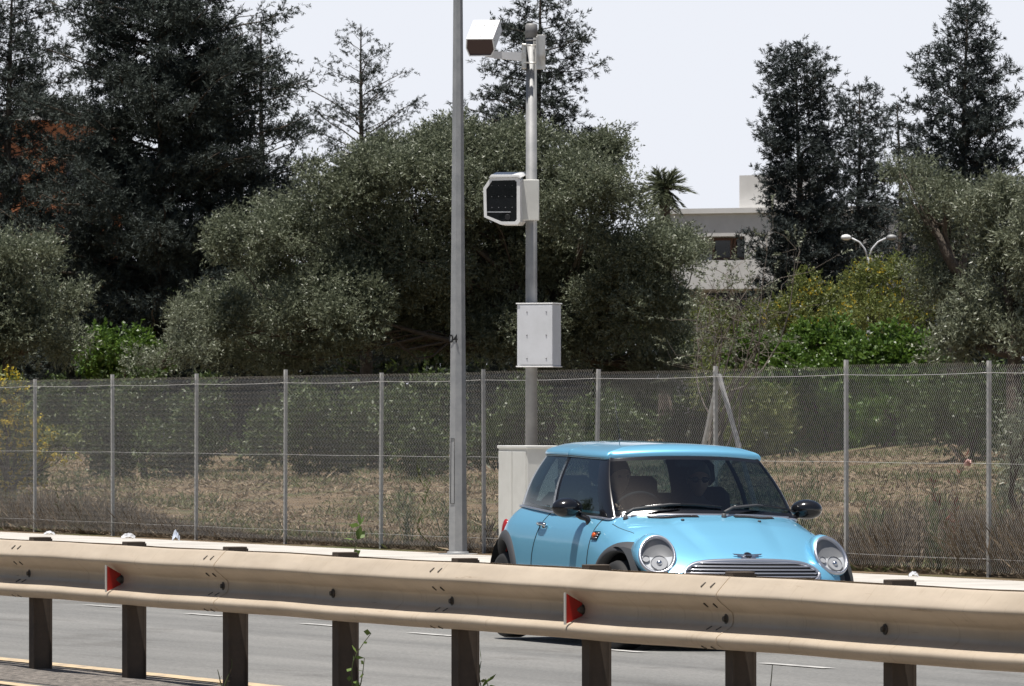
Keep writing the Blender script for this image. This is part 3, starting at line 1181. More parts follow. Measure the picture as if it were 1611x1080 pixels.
# underbody, inner arches, sills
mb = MB(); mb.box((-.05, 0, .24), (3.2, 1.30, .10), None, .03); mb.build('underbody', C_['matte'], car)
for wx, wz in ARCHES:
    for sgn in (1, -1):
        mb = MB()
        G2 = []
        for a in np.linspace(-.4, math.pi + .4, 26):
            G2.append([(wx + (RA + .012) * math.cos(a), sgn * y_, wz + (RA + .012) * math.sin(a)) for y_ in (.44, .60, .80)])
        mb.grid(G2)
        mb.add([(wx + (RA + .02) * math.cos(a), sgn * .44, wz + (RA + .02) * math.sin(a)) for a in np.linspace(-.4, math.pi + .4, 26)], [tuple(range(26))])
        mb.build('wheel_housing', C_['interior'], car)
        # arch trim: a band that follows the wing and turns in at its inner edge
        G2 = []
        for a in np.linspace(-.55, math.pi + .55, 44):
            row = []
            for r_, o_ in ((.348, -.05), (.348, .012), (.362, .022), (.385, .020), (.408, .014), (.418, .001)):
                x_, z_ = wx + r_ * math.cos(a), wz + r_ * math.sin(a)
                z_ = max(z_, .175)
                p = on_side(x_, z_, sgn, 0)
                row.append((x_, p.y + sgn * o_, z_))
            G2.append(row)
        mb = MB(); mb.grid(G2); mb.build('arch_trim', C_['matte'], car)
for sgn in (1, -1):
    G2 = []
    for x_ in np.linspace(-.93, .70, 24):
        G2.append([tuple(on_side(x_, z_, sgn, o_)) for z_, o_ in ((.19, .012), (.25, .014), (.30, .013), (.315, .002))])
    mb = MB(); mb.grid(G2); mb.build('sill_trim', C_['matte'], car)

# wheels
first = {}
for wx, wz in WHEELS:
    for sgn in (1, -1):
        if not first:
            mb = MB()
            prof = [(.205, -.085), (.265, -.092), (.292, -.082), (.303, -.055), (.304, 0), (.303, .055), (.292, .082), (.265, .092), (.205, .085)]
            G2 = [[(r_ * math.cos(a), y_, r_ * math.sin(a)) for r_, y_ in prof] for a in np.linspace(0, 2 * math.pi, 48, endpoint=False)]
            mb.grid(G2, True, True)
            ty = mb.build('tyre', C_['rubber'], None)
            mb = MB()
            prof = [(.204, -.08), (.195, -.06), (.19, .05), (.204, .086), (.212, .088)]
            mb.grid([[(r_ * math.cos(a), y_, r_ * math.sin(a)) for r_, y_ in prof] for a in np.linspace(0, 2 * math.pi, 48, endpoint=False)], True, True)
            for k_ in range(8):
                a = k_ * math.pi / 4
                mb.tube([(.03 * math.cos(a), .07, .03 * math.sin(a)), (.12 * math.cos(a), .072, .12 * math.sin(a)), (.2 * math.cos(a), .06, .2 * math.sin(a))], [.022, .017, .02], 8)
            mb.tube([(0, .03, 0), (0, .08, 0)], [.05, .045], 20)
            rm = mb.build('rim', C_['alloy'], None)
            mb = MB(); mb.tube([(0, -.02, 0), (0, .02, 0)], .14, 24); bd_ = mb.build('brake_disc', C_['matte'], None)
            first = dict(ty=ty, rm=rm, bd=bd_)
            w_ = empty('wheel'); w_.parent = car
            for q in (ty, rm, bd_): q.parent = w_
        else:
            w_ = empty('wheel'); w_.parent = car
            for q in first.values():
                c2 = q.copy(); COL.objects.link(c2); c2.parent = w_
        w_.location = (wx, sgn * .735, wz)
        w_.rotation_euler = (0, R(13), 0 if sgn > 0 else math.pi)

# ---- greenhouse
KB = [(.800, 0, .922), (.770, .30, .919), (.645, .580, .904), (.528, .694, .904), (-.42, .722, .918), (-.51, .722, .920), (-1.27, .690, .940), (-1.47, .60, .946), (-1.56, .40, .95), (-1.60, 0, .95)]
KT = [(.285, 0, 1.332), (.265, .27, 1.328), (.200, .500, 1.315), (.110, .560, 1.310), (-.53, .572, 1.313), (-.60, .571, 1.313), (-1.17, .535, 1.306), (-1.315, .46, 1.302), (-1.39, .30, 1.302), (-1.42, 0, 1.302)]

KB2 = []
for i, (x_, y_, z_) in enumerate(KB):
    zz2 = on_top(x_, y_ * .985).z
    KB2.append((x_, y_, min(z_, zz2 + .004)))
print('KB', [(round(a[2], 3), round(b_[2], 3)) for a, b_ in zip(KB, KB2)])
KB = KB2


def cr(P, u):
    i = min(int(u), len(P) - 2); f_ = u - i
    Q_ = [np.array(P[min(max(k_, 0), len(P) - 1)], float) for k_ in (i - 1, i, i + 1, i + 2)]
    if i == 0: Q_[0] = Q_[2] * [1, -1, 1]
    if i == len(P) - 2: Q_[3] = Q_[1] * [1, -1, 1]
    p0, p1, p2, p3 = Q_
    return .5 * ((2 * p1) + (p2 - p0) * f_ + (2 * p0 - 5 * p1 + 4 * p2 - p3) * f_ ** 2 + (3 * p1 - p0 - 3 * p2 + p3) * f_ ** 3)


def gpt(u, v, sgn=1, out=0.0):
    """point of the cabin side: u along the outline (0 front centre .. 9 rear centre), v from belt to roof"""
    def raw(u_, v_):
        b_, t_ = cr(KB, u_), cr(KT, u_)
        if u_ < 4: b_[2] = min(b_[2], on_top(b_[0], b_[1] * .985).z + .004)
        c_ = b_ * (1 - v_) + t_ * v_
        ctr = np.array([np.clip(c_[0], -1.0, .1), 0, 0])
        nrm = np.array([c_[0] - ctr[0], c_[1], 0]); l_ = np.linalg.norm(nrm)
        if l_ > 1e-6: nrm /= l_
        return c_ + nrm * .026 * math.sin(math.pi * v_)
    p = raw(u, v)
    if out:
        e_ = .02
        du = raw(min(u + e_, 9), v) - raw(max(u - e_, 0), v)
        dv = raw(u, v + e_) - raw(u, v - e_)
        nn_ = np.cross(du, dv); nn_ /= max(np.linalg.norm(nn_), 1e-9)
        if nn_[1] * p[1] + nn_[0] * (p[0] + .4) < 0: nn_ = -nn_
        p = p + nn_ * out
    return Vector((p[0], p[1] * sgn, p[2]))


def gpatch(mb, u0, u1, v0, v1, sgn, nu, nv, out=0.0):
    G2 = [[gpt(u0 + (u1 - u0) * i / nu, v0 + (v1 - v0) * j_ / nv, sgn, out) for j_ in range(nv + 1)] for i in range(nu + 1)]
    mb.grid(G2)


VB, VT = .055, .945
# panes
mb = MB()
for sgn in (1, -1): gpatch(mb, 0, 2.42, VB + .03, VT - .03, sgn, 14, 10)
fix_normals(mb.build('windscreen', C_['glass'], car))
for sgn in (1, -1):
    mb = MB(); gpatch(mb, 3.10, 4.0, VB, VT, sgn, 10, 8); mb.build('side_window', C_['side_glass'], car)
    mb = MB(); gpatch(mb, 5.05, 6.0, VB + .01, VT, sgn, 10, 8); mb.build('quarter_window', C_['side_glass'], car)
mb = MB()
for sgn in (1, -1): gpatch(mb, 7.5, 9, VB + .03, VT - .05, sgn, 10, 8)
fix_normals(mb.build('rear_window', C_['glass'], car))
# black pillars and borders
mb = MB()
for sgn in (1, -1):
    gpatch(mb, 0, 2.42, 0, VB + .03, sgn, 14, 1); gpatch(mb, 0, 2.42, VT - .03, 1, sgn, 14, 1)
    gpatch(mb, 2.42, 3.10, 0, 1, sgn, 10, 10)
    gpatch(mb, 3.10, 4.0, 0, VB, sgn, 8, 1); gpatch(mb, 3.10, 4.0, VT, 1, sgn, 8, 1)
    gpatch(mb, 4.0, 5.05, 0, 1, sgn, 4, 8)
    gpatch(mb, 5.05, 6.0, 0, VB + .01, sgn, 8, 1); gpatch(mb, 5.05, 6.0, VT, 1, sgn, 8, 1)
    gpatch(mb, 6.0, 7.5, 0, 1, sgn, 8, 8)
    gpatch(mb, 7.5, 9, 0, VB + .03, sgn, 8, 1); gpatch(mb, 7.5, 9, VT - .05, 1, sgn, 8, 1)
fix_normals(mb.build('window_surround', C_['black'], car))
# belt seal: chrome strip and rubber that closes the gap to the body
for sgn in (1, -1):
    pts = []
    for u in np.linspace(2.0, 7.4, 46):
        p = gpt(u, 0, sgn); pts.append(p + Vector((0, sgn * .012, -.004)))
    mb = MB(); mb.tube(pts, .0085, 6); mb.build('belt_strip', C_['satin'], car)
mb = MB()
pts = [gpt(u, .0, -1, .004) for u in np.linspace(2.2, 0, 20)] + [gpt(u, .0, 1, .004) for u in np.linspace(0.1, 2.2, 20)]
mb.tube([p + Vector((.012, 0, .002)) for p in pts], .010, 6); mb.build('screen_seal', C_['satin'], car)
# apron under the glass so that nothing shows through the joint
mb = MB()
for sgn in (1, -1):
    G2 = []
    for u in np.linspace(0, 9, 70):
        p = gpt(u, 0, sgn)
        G2.append([p + Vector((0, 0, .004)), p + Vector((0, -sgn * .004, -.12)), Vector((p.x * .93, p.y * .90, p.z - .16))])
    mb.grid(G2)
mb.build('belt_rail', C_['interior'], car)

# roof
mb = MB()
RO = []
for u in np.linspace(0, 9, 64):
    RO.append(gpt(u, 1.0, 1))
levels = [(1.035, -.020), (1.042, -.006), (1.036, .010), (1.015, .024), (.97, .036), (.90, .047), (.8, .062), (.66, .073), (.5, .080), (.33, .084), (.16, .086), (0.0, .087)]
for sgn in (1, -1):
    G2 = []
    for p in RO:
        c_ = Vector((min(max(p.x, -.95), -.05), 0, 0))
        row = []
        for e, dz in levels:
            q = Vector((c_.x + (p.x - c_.x) * e, p.y * e * sgn, 0))
            # outline height fades into one dome
            zr = p.z + (1.315 - p.z) * (1 - min(1, e)) ** .6
            row.append((q.x, q.y, zr + dz))
        G2.append(row)
    mb.grid(G2)
# underside lip and headlining
fix_normals(mb.build('roof', C_['paint'], car))
mb = MB()
for sgn in (1, -1):
    G2 = []
    for p in RO:
        c_ = Vector((min(max(p.x, -.95), -.05), 0, 0))
        G2.append([(c_.x + (p.x - c_.x) * e, p.y * e * sgn, p.z + (1.315 - p.z) * (1 - min(1, e)) + dz) for e, dz in ((1.03, -.018), (.98, .006), (.9, .02), (.5, .03), (0, .032))])
    mb.grid(G2)
mb.build('headlining', C_['interior'], car)
for sgn in (1, -1):
    pts = [gpt(u, 1.0, sgn, .012) + Vector((0, 0, -.018)) for u in np.linspace(2.6, 7.0, 40)]
    mb = MB(); mb.tube(pts, .013, 6); mb.build('roof_gutter', C_['matte'], car)
mb = MB(); mb.tube([(-1.18, 0, 1.39), (-1.19, 0, 1.405)], [.02, .012], 12); mb.tube([(-1.19, 0, 1.40), (-1.34, 0, 1.72)], [.0035, .002], 6); mb.build('aerial', C_['matte'], car)

# ---- panel gaps (thin dark seams laid on the skin)
for sgn in (1, -1):
    # door
    d1 = [(x_, z_) for x_, z_ in polyline([(.53, .885), (.56, .75), (.575, .55), (.56, .40), (.53, .30)], 5)]
    d2 = [(x_, z_) for x_, z_ in polyline([(-.545, .905), (-.60, .75), (-.64, .58), (-.62, .42), (-.55, .31)], 5)]
    for dd in (d1, d2):
        seam = MB(); seam.tube([on_side(x_, z_, sgn, .0) for x_, z_ in dd], .0045, 5, False); seam.build('panel_gap', C_['gap'], car)
    # clamshell bonnet edge over the front wing: from the screen corner round the lamp
    pts = polyline([(.70, .690), (.82, .683), (.93, .668), (1.03, .645)], 6)
    seam = MB(); seam.tube([on_top(x_, y_ * sgn, -.001) for x_, y_ in pts], .0032, 5, False); seam.build('panel_gap', C_['gap'], car)

# ---- headlamps in their pods
LN_ = Vector((.80, .20, .56)).normalized()


def lamp_axes(sgn):
    nrm = Vector((LN_.x, LN_.y * sgn, LN_.z))
    up = (Vector((0, 0, 1)) - nrm * nrm.z).normalized()
    side = up.cross(nrm).normalized()
    return nrm, up, side


def ell(c, up, side, a, b_, n=40, egg=.06):
    return [c + side * (a * math.cos(2 * math.pi * k_ / n)) * (1 - egg * math.sin(2 * math.pi * k_ / n)) + up * (b_ * math.sin(2 * math.pi * k_ / n)) for k_ in range(n)]


LA, LB_ = .122, .148
for sgn in (1, -1):
    nrm, up, side = lamp_axes(sgn)
    c0 = Vector((1.445, .622 * sgn, .660)) + nrm * .020
    # pod: same paint, from the lamp face back into the bonnet
    mb = MB(); rings = []; ring0 = None
    for d, k_, lift in ((-.010, .96, 0), (0.0, 1.055, 0), (.012, 1.10, 0), (.05, 1.13, 0), (.11, 1.12, 0), (.17, 1.08, 0), (.24, 1.02, 0), (.32, .94, 0), (.42, .82, 0), (.52, .68, 0)):
        cc = c0 + Vector((-d * .95, -sgn * d * .05, 0))
        m_ = min(1, d / .35)
        nn_ = (nrm * (1 - m_) + Vector((1, .05 * sgn, -.15)) * m_).normalized()
        uu = (Vector((0, 0, 1)) - nn_ * nn_.z).normalized(); ss = uu.cross(nn_).normalized()
        bb = LB_ * k_ * (1 - .22 * m_)
        tp_ = cc + uu * bb
        surf = on_top(tp_.x, tp_.y).z
        if ring0 is None: ring0 = tp_.z - surf
        w_ = max(0, min(1, (d - .02) / .42)); w_ = w_ * w_ * (3 - 2 * w_)
        cc.z += (surf + ring0 * (1 - w_) - .016 * w_ - tp_.z) if d > .012 else 0
        rings.append(ell(cc, uu, ss, LA * k_, bb, 44))
    mb.grid(rings, True, False, True)
    pod = fix_normals(mb.build('headlight_pod', C_['paint'], car))
    # headlight: bezel, bowl, projector, lens
    hl = MB()
    R1 = ell(c0 + nrm * .004, up, side, LA * 1.06, LB_ * 1.05); R2 = ell(c0 + nrm * .020, up, side, LA * 1.01, LB_ * 1.01); R3 = ell(c0 + nrm * .016, up, side, LA * .90, LB_ * .915); R4 = ell(c0 - nrm * .01, up, side, LA * .88, LB_ * .89)
    hl.grid([R1, R2, R3, R4], True, False, True)
    head = hl.build('headlight', C_['satin'], car)
    mb = MB()
    mb.grid([ell(c0 - nrm * d, up, side, LA * k_, LB_ * k_) for d, k_ in ((.004, .885), (.010, .80), (.022, .60), (.028, .3), (.03, .01))], True, False, True)
    mb.build('reflector', C_['refl'], head)
    # lower bezel: bright mask with two round lamps
    mb = MB()
    msk = [c0 - nrm * .003 + side * (LA * .85 * math.cos(a)) + up * (LB_ * .85 * math.sin(a)) for a in np.linspace(math.pi * 1.02, math.pi * 1.98, 22)]
    msk = msk + [c0 - nrm * .003 + side * (LA * .3) + up * (-LB_ * .12), c0 - nrm * .003 - side * (LA * .3) - up * (LB_ * .12)]
    mb.add(msk, [tuple(range(len(msk)))])
    mb.build('lower_bezel', C_['refl2'], head)
    mb = MB()
    for o_, r_ in ((.012, .060), (-.078, .027)):
        cc = c0 + side * o_ * 1.0 - up * (LB_ * (.44 if r_ > .05 else .24)) - nrm * .001
        mb.tube([cc, cc + nrm * .012], [r_, r_ * .93], 24, False)
        mb.disc(cc + nrm * .006, nrm, r_ * .92, 24)
    mb.build('lamp_cup', C_['cup'], head)
    mb = MB()
    cc = c0 + side * .012 - up * LB_ * .44
    mb.ball(cc, .022, None, 12, 8)
    mb.build('bulb', C_['chrome'], head)
    mb = MB()
    rings = [ell(c0 + nrm * d, up, side, LA * k_, LB_ * k_) for d, k_ in ((.014, .905), (.026, .82), (.036, .6), (.040, .3), (.041, .01))]
    mb.grid(rings, True, False, True)
    mb.build('lens', C_['lens'], head)

GZ = -.026
# ---- grille
def gril(y, z, out): return on_front(y, z + GZ, out)


top = polyline([(-.485, .575), (-.46, .605), (-.40, .636), (-.30, .652), (-.15, .659), (0, .661), (.15, .659), (.30, .652), (.40, .636), (.46, .605), (.485, .575)], 5)
bot = polyline([(.485, .575), (.46, .545), (.38, .520), (.2, .510), (0, .508), (-.2, .510), (-.38, .520), (-.46, .545), (-.485, .575)], 5)
loop = [(p[0], p[1]) for p in top] + [(p[0], p[1]) for p in bot[1:-1]]
mb = MB()
G2 = []
for k_ in range(len(loop) + 1):
    y_, z_ = loop[k_ % len(loop)]
    cy, cz_ = 0, .582
    row = []
    for f_, o_ in ((1.05, .002), (1.035, .016), (1.0, .022), (.955, .018), (.95, .004)):
        yy = y_ * (1 + (f_ - 1) * .55); zz2 = cz_ + (z_ - cz_) * (1 + (f_ - 1) * 3.0)
        row.append(gril(yy, zz2, o_))
    G2.append(row)
mb.grid(G2); gf = fix_normals(mb.build('grille', C_['satin'], car))
mb = MB()
G2 = []
for z_ in np.linspace(.515, .655, 10):
    hw = float(np.interp(z_, [.51, .545, .575, .605, .636, .652, .660], [.36, .45, .475, .45, .39, .29, .1]))
    G2.append([gril(y_, z_, .006) for y_ in np.linspace(-hw, hw, 30)])
mb.grid(G2); mb.build('grille_mesh', C_['matte'], gf)
for z_ in (.638, .617, .596, .575, .554, .533):
    hw = float(np.interp(z_, [.51, .545, .575, .605, .636, .652, .660], [.37, .45, .47, .45, .385, .29, .1]))
    mb = MB(); mb.tube([gril(y_, z_, .014) for y_ in np.linspace(-hw, hw, 26)], .0062, 6); mb.build('slat', C_['satin'], gf)
# lower intake, bumper strip, plate
mb = MB(); G2 = []
for z_ in np.linspace(.24, .36, 5):
    G2.append([on_front(y_, z_, .006) for y_ in np.linspace(-.52, .52, 24)])
mb.grid(G2); mb.build('lower_intake', C_['matte'], car)
mb = MB(); mb.tube([on_front(y_, .455, .010) for y_ in np.linspace(-.72, .72, 40)], .016, 8, True, True, 1.0); mb.build('bumper_strip', C_['satin'], car)
for sgn in (1, -1):
    pf = on_front(.52 * sgn, .40, .004)
    mb = MB(); mb.tube([pf, pf + Vector((.015, .004 * sgn, 0))], [.05, .045], 20); mb.build('fog_lamp', C_['refl2'], car)

# ---- bonnet badge: small silver wings round a black disc
bp_ = on_top(1.535, 0, 0)
h = FULL.ray_cast(Vector((1.535, 0.001, 2)), Vector((0, 0, -1)))
nb = h[1] if h[1].z > 0 else -h[1]
nb = (nb + Vector((.35, 0, 0))).normalized()
upb = (Vector((0, 0, 1)) - nb * nb.z).normalized(); sb_ = upb.cross(nb)
bp_ = bp_ + nb * .004
bg_ = MB()
bg_.tube([bp_, bp_ + nb * .010], [.034, .032], 24)
for sg in (1, -1):
    for k_ in range(3):
        z0 = .016 - .013 * k_; ln_ = .108 - .024 * k_
        bg_.add([bp_ + nb * .005 + sb_ * sg * .02 + upb * z0, bp_ + nb * .005 + sb_ * sg * ln_ + upb * (z0 + .006), bp_ + nb * .005 + sb_ * sg * (ln_ - .012) + upb * (z0 - .008), bp_ + nb * .005 + sb_ * sg * .02 + upb * (z0 - .010)],
                [(0, 1, 2, 3)])
bdg = bg_.build('badge', C_['chrome'], car)
mb = MB(); mb.tube([bp_ + nb * .010, bp_ + nb * .0115], [.026, .026], 24); mb.build('badge_disc', C_['black'], bdg)
mb = MB(); mb.box(bp_ + nb * .012, (.002, .052, .008), Matrix((nb, sb_, upb)).transposed()); mb.build('badge_bar', C_['chrome'], bdg)

# ---- scuttle vents, washer jets, wipers
for y0, y1 in ((-.46, -.12), (.14, .46)):
    mb = MB(); G2 = []
    for y_ in np.linspace(y0, y1, 14):
        xw = gpt(abs(y_) / .60 * 2 if abs(y_) < .6 else 2, 0, 1).x
        G2.append([on_top(xw + o_, y_, .004) for o_ in (.035, .085)])
    mb.grid(G2); v_ = mb.build('scuttle_vent', C_['black'], car)
    mb = MB()
    for y_ in np.linspace(y0 + .008, y1 - .008, 34):
        xw = gpt(abs(y_) / .60 * 2 if abs(y_) < .6 else 2, 0, 1).x
        mb.tube([on_top(xw + .038, y_, .006), on_top(xw + .082, y_, .006)], .0018, 4)
    mb.build('vent_bars', C_['matte'], v_)
for y_ in (-.26, .30):
    p = on_top(.93, y_, .0); mb = MB(); mb.ball(p + Vector((0, 0, .003)), (.016, .013, .009), None, 10, 6); mb.build('washer_jet', C_['matte'], car)
for pv_, tip in (((-.60,), (-.02, .055)), ((.06,), (.57, .045))):
    y0 = pv_[0]
    sgn0 = 1 if y0 > 0 else -1
    def ws(y_, v_, out):
        # invert the screen parameter for a given y
        lo, hi = 0.0, 2.6
        for _ in range(30):
            mid_ = (lo + hi) / 2
            if abs(gpt(mid_, v_, 1).y) < abs(y_): lo = mid_
            else: hi = mid_
        return gpt(lo, v_, 1 if y_ >= 0 else -1, out)
    base_ = ws(y0, 0, .0) + Vector((.075, 0, -.015))
    mb = MB()
    mb.tube([base_ + Vector((0, 0, -.03)), base_ + Vector((0, 0, .035))], [.022, .016], 10)
    el_ = base_ + Vector((0, 0, .038))
    y1_, v1_ = tip
    ymid = y0 + (y1_ - y0) * .55
    mb.tube([el_, ws(y0 + .08, .045, .05), ws(ymid, .125, .035), ws(ymid + (y1_ - y0) * .12, .135, .028)], [.013, .012, .010, .007], 8)
    wi = mb.build('wiper', C_['matte'], car)
    mb = MB()
    bl = [ws(y0 + (y1_ - y0) * f_ + .0, .085 + .075 * math.sin(math.pi * min(1, f_ * .62 + .1)) , .014) for f_ in np.linspace(.22, 1.18, 14)]
    mb.tube(bl, [.006] * 3 + [.010] * 8 + [.007] * 3, 6); mb.build('wiper_blade', C_['black'], wi)

# ---- door mirrors, handles, repeaters
for sgn in (1, -1):
    mc = Vector((.28, .885 * sgn, .955))
    mb = MB()
    Mz = Matrix.Rotation(R(-10) * sgn, 3, 'Z')
    G2 = []
    for i in range(17):
        th = math.pi * i / 16
        row = []
        for k_ in range(28):
            p_ = 2 * math.pi * k_ / 28
            xx = math.cos(th)
            fx = .095 if xx > 0 else .045
            w2 = math.sin(th) ** .75
            row.append(mc + Mz @ Vector((fx * xx, .112 * w2 * math.cos(p_), .070 * w2 * math.sin(p_))))
        G2.append(row)
    mb.grid(G2, True, False, True)
    mr = fix_normals(mb.build('door_mirror', C_['black'], car))
    mb = MB()
    foot_ = on_side(.36, .862, sgn, .0)
    mb.tube([mc + Vector((.01, -sgn * .055, -.03)), mc + Vector((.03, -sgn * .10, -.062)), foot_ + Vector((-.01, sgn * .012, .02)), foot_ + Vector((.0, sgn * .0, -.015)), foot_ + Vector((.0, -sgn * .035, -.035))], [.024, .022, .021, .023, .024], 12)
    mb.build('mirror_arm', C_['black'], mr)
    mb = MB(); mb.disc(mc + Mz @ Vector((-.046, 0, 0)), Mz @ Vector((-1, 0, 0)), .092, 24, False, (0, 0, 1), .055); mb.build('mirror_glass', C_['mirror'], mr)
    hp = on_side(-.50, .80, sgn, 0)
    mb = MB(); mb.ball(hp + Vector((0, -sgn * .004, -.004)), (.055, .010, .032), None, 20, 10); hr_ = mb.build('handle_recess', C_['black'], car)
    mb = MB()
    mb.tube([on_side(-.585, .803, sgn, .012), on_side(-.56, .805, sgn, .030), on_side(-.50, .806, sgn, .034), on_side(-.44, .804, sgn, .030), on_side(-.42, .80, sgn, .012)], [.012, .013, .013, .013, .014], 10)
    mb.build('door_handle', C_['chrome'], car)
    # side repeater in its black and chrome bezel
    mb = MB()
    a0_, a1_ = .585, .685
    G2 = [[on_side(x_, z_, sgn, .008) for z_ in (.742, .752, .79, .80)] for x_ in np.linspace(a0_, a1_, 6)]
    mb.grid(G2); rp = mb.build('side_repeater', C_['black'], car)
    mb = MB(); mb.ball(on_side(.607, .772, sgn, .006), (.026, .014, .022), None, 14, 8); mb.build('repeater_lens', C_['amber'], rp)
    mb = MB()
    for z_ in (.757, .772, .787):
        mb.tube([on_side(x_, z_, sgn, .011) for x_ in (.635, .66, .683)], .0032, 5)
    mb.build('repeater_bars', C_['satin'], rp)
# rear lamps, rear bumper details
for sgn in (1, -1):
    mb = MB(); p = on_side(-1.60, .70, sgn, 0)
    mb.ball(p, (.07, .03, .12), None, 16, 10); mb.build('tail_light', mat('tail_lens', (.35, .02, .02), .2) if sgn == 1 else bpy.data.materials['tail_lens'], car)

# ---- cabin
mb = MB(); mb.box((-.35, 0, .34), (2.3, 1.30, .06)); mb.box((-1.30, 0, .62), (.30, 1.2, .5), None, .05)
mb.box((.62, 0, .56), (.10, 1.24, .40)); mb.build('cabin_floor', C_['interior'], car)
mb = MB()
for sgn in (1, -1):
    mb.box((-.50, sgn * .675, .60), (1.85, .05, .58), None, .02)
mb.build('door_lining', C_['interior'], car)
mb = MB()
G2 = []
for y_ in np.linspace(-.66, .66, 22):
    hood_ = .045 * math.exp(-((y_ + .35) / .16) ** 2)
    G2.append([(.74 - .22 * (y_ / .66) ** 2, y_, .90), (.62 - .15 * (y_ / .66) ** 2, y_, .925 + hood_ * .3), (.44, y_, .93 + hood_), (.34, y_, .905 + hood_), (.33, y_, .80), (.40, y_, .62)])
mb.grid(G2); mb.build('dashboard', C_['interior'], car)
mb = MB(); mb.box((.02, 0, .50), (.6, .22, .22), None, .04); mb.build('console', C_['interior'], car)


def seat(x, y, hx, hz, wid=.46):
    mb = MB()
    mb.box((x + .17, y, .50), (.50, wid, .14), Matrix.Rotation(R(-8), 3, 'Y'), .05)
    MR = Matrix.Rotation(R(-16), 3, 'Y')
    mb.box((x - .13, y, .80), (.14, wid * .94, .60), MR, .055)
    s_ = mb.build('seat', C_['seat'], car)
    mb = MB(); mb.box((x + hx, y, hz), (.085, .25, .19), MR, .04)
    for dy in (-.05, .05):
        mb.tube([(x + hx + .01, y + dy, hz - .16), (x + hx, y + dy, hz - .05)], .007, 6)
    mb.build('headrest', C_['seat'], s_)


seat(-.22, -.35, -.25, 1.19); seat(-.22, .34, -.25, 1.19)
mb = MB(); mb.box((-.98, 0, .52), (.45, 1.12, .16), None, .05)
mb.box((-1.22, 0, .80), (.14, 1.10, .46), Matrix.Rotation(R(-18), 3, 'Y'), .05); rs_ = mb.build('rear_seat', C_['seat'], car)
for y_ in (-.32, .18):
    mb = MB(); mb.box((-1.27, y_, 1.06), (.08, .27, .17), Matrix.Rotation(R(-14), 3, 'Y'), .035); mb.build('headrest', C_['seat'], rs_)
# steering wheel
mb = MB()
swc = Vector((.22, -.35, .90)); swn = Vector((-.90, 0, .42)).normalized()
s1, s2 = Vector((0, 1, 0)), Vector((.42, 0, .90)).normalized()
mb.tube([swc + .178 * (math.cos(a) * s1 + math.sin(a) * s2) for a in np.linspace(0, 2 * math.pi, 40)], .015, 8, False)
for a in (-.15, math.pi + .15, -math.pi / 2):
    mb.tube([swc, swc + .175 * (math.cos(a) * s1 + math.sin(a) * s2)], .014, 6)
mb.ball(swc + swn * -.0, (.03, .06, .06), None, 14, 8)
mb.tube([swc, (.42, -.35, .80)], .03, 8)
mb.build('steering_wheel', C_['interior'], car)
mb = MB(); mb.box((.30, .0, 1.275), (.03, .20, .06), None, .012); mb.tube([(.30, 0, 1.30), (.26, 0, 1.345)], .008, 6); mb.build('rear_view_mirror', C_['interior'], car)

# ------------------------------------------------------------------ the two people in the car
def skin_body(name, chains, m_, parent, sub=1):
    """chains: lists of (point, radius); one continuous skinned surface rooted at the first vertex"""
    me = bpy.data.meshes.new(name)
    vs, es, rr_, key = [], [], [], {}
    for ch in chains:
        last = None
        for p, r in ch:
            k_ = tuple(round(float(c), 4) for c in p)
            if k_ not in key:
                key[k_] = len(vs); vs.append(k_); rr_.append(r)
            i = key[k_]
            if last is not None and last != i: es.append((last, i))
            last = i
    me.from_pydata(vs, es, [])
    o = bpy.data.objects.new(name, me); COL.objects.link(o)
    o.modifiers.new('skin', 'SKIN'); sm_ = o.modifiers.new('sub', 'SUBSURF'); sm_.levels = sub; sm_.render_levels = sub
    for i, r in enumerate(rr_):
        sv = me.skin_vertices[0].data[i]
        sv.radius = (r if not hasattr(r, '__len__') else r[0], r if not hasattr(r, '__len__') else r[1])
        sv.use_root = (i == 0)
    dg = bpy.context.evaluated_depsgraph_get(); dg.update()
    m2 = bpy.data.meshes.new_from_object(o.evaluated_get(dg))
    bpy.data.objects.remove(o)
    m2.materials.clear()
    return link(name, m2, m_, parent, True)


def head_mesh():
    """a head looking along +x, about .23 tall, with brow, nose, lips, chin, eye hollows, on a neck"""
    mb = MB(); G2 = []
    nv, nu = 30, 40
    for i in range(nv + 1):
        th = math.pi * i / nv
        row = []
        for k_ in range(nu):
            ph = 2 * math.pi * k_ / nu
            x = math.sin(th) * math.cos(ph); y = math.sin(th) * math.sin(ph); z = math.cos(th)
            fx, fy, fz = .098, .076, .122
            p = [fx * x, fy * y, fz * z]
            if z < 0:                              # jaw narrows, chin comes forward
                p[1] *= 1 + .30 * z; p[0] += .018 * (-z) * (1 if x > 0 else .2)
            if x > 0:
                yy, zz2 = p[1], p[2]
                nose = math.exp(-(yy / .013) ** 2) * (max(0, 1 - abs((zz2 + .018) / .038)) ** .8) * .026
                brow = .006 * math.exp(-((zz2 - .024) / .010) ** 2) * math.exp(-(yy / .05) ** 2)
                eye = -.009 * (math.exp(-((abs(yy) - .032) / .014) ** 2) * math.exp(-((zz2 - .006) / .011) ** 2))
                lip = .006 * math.exp(-((zz2 + .064) / .009) ** 2) * math.exp(-(yy / .026) ** 2)
                mouth = -.005 * math.exp(-((zz2 + .064) / .0025) ** 2) * math.exp(-(yy / .022) ** 2)
                chin = .008 * math.exp(-((zz2 + .102) / .016) ** 2) * math.exp(-(yy / .022) ** 2)
                p[0] += nose + brow + eye + lip + mouth + chin
            row.append(tuple(p))
        G2.append(row)
    mb.grid(G2, True, False, True)
    return mb


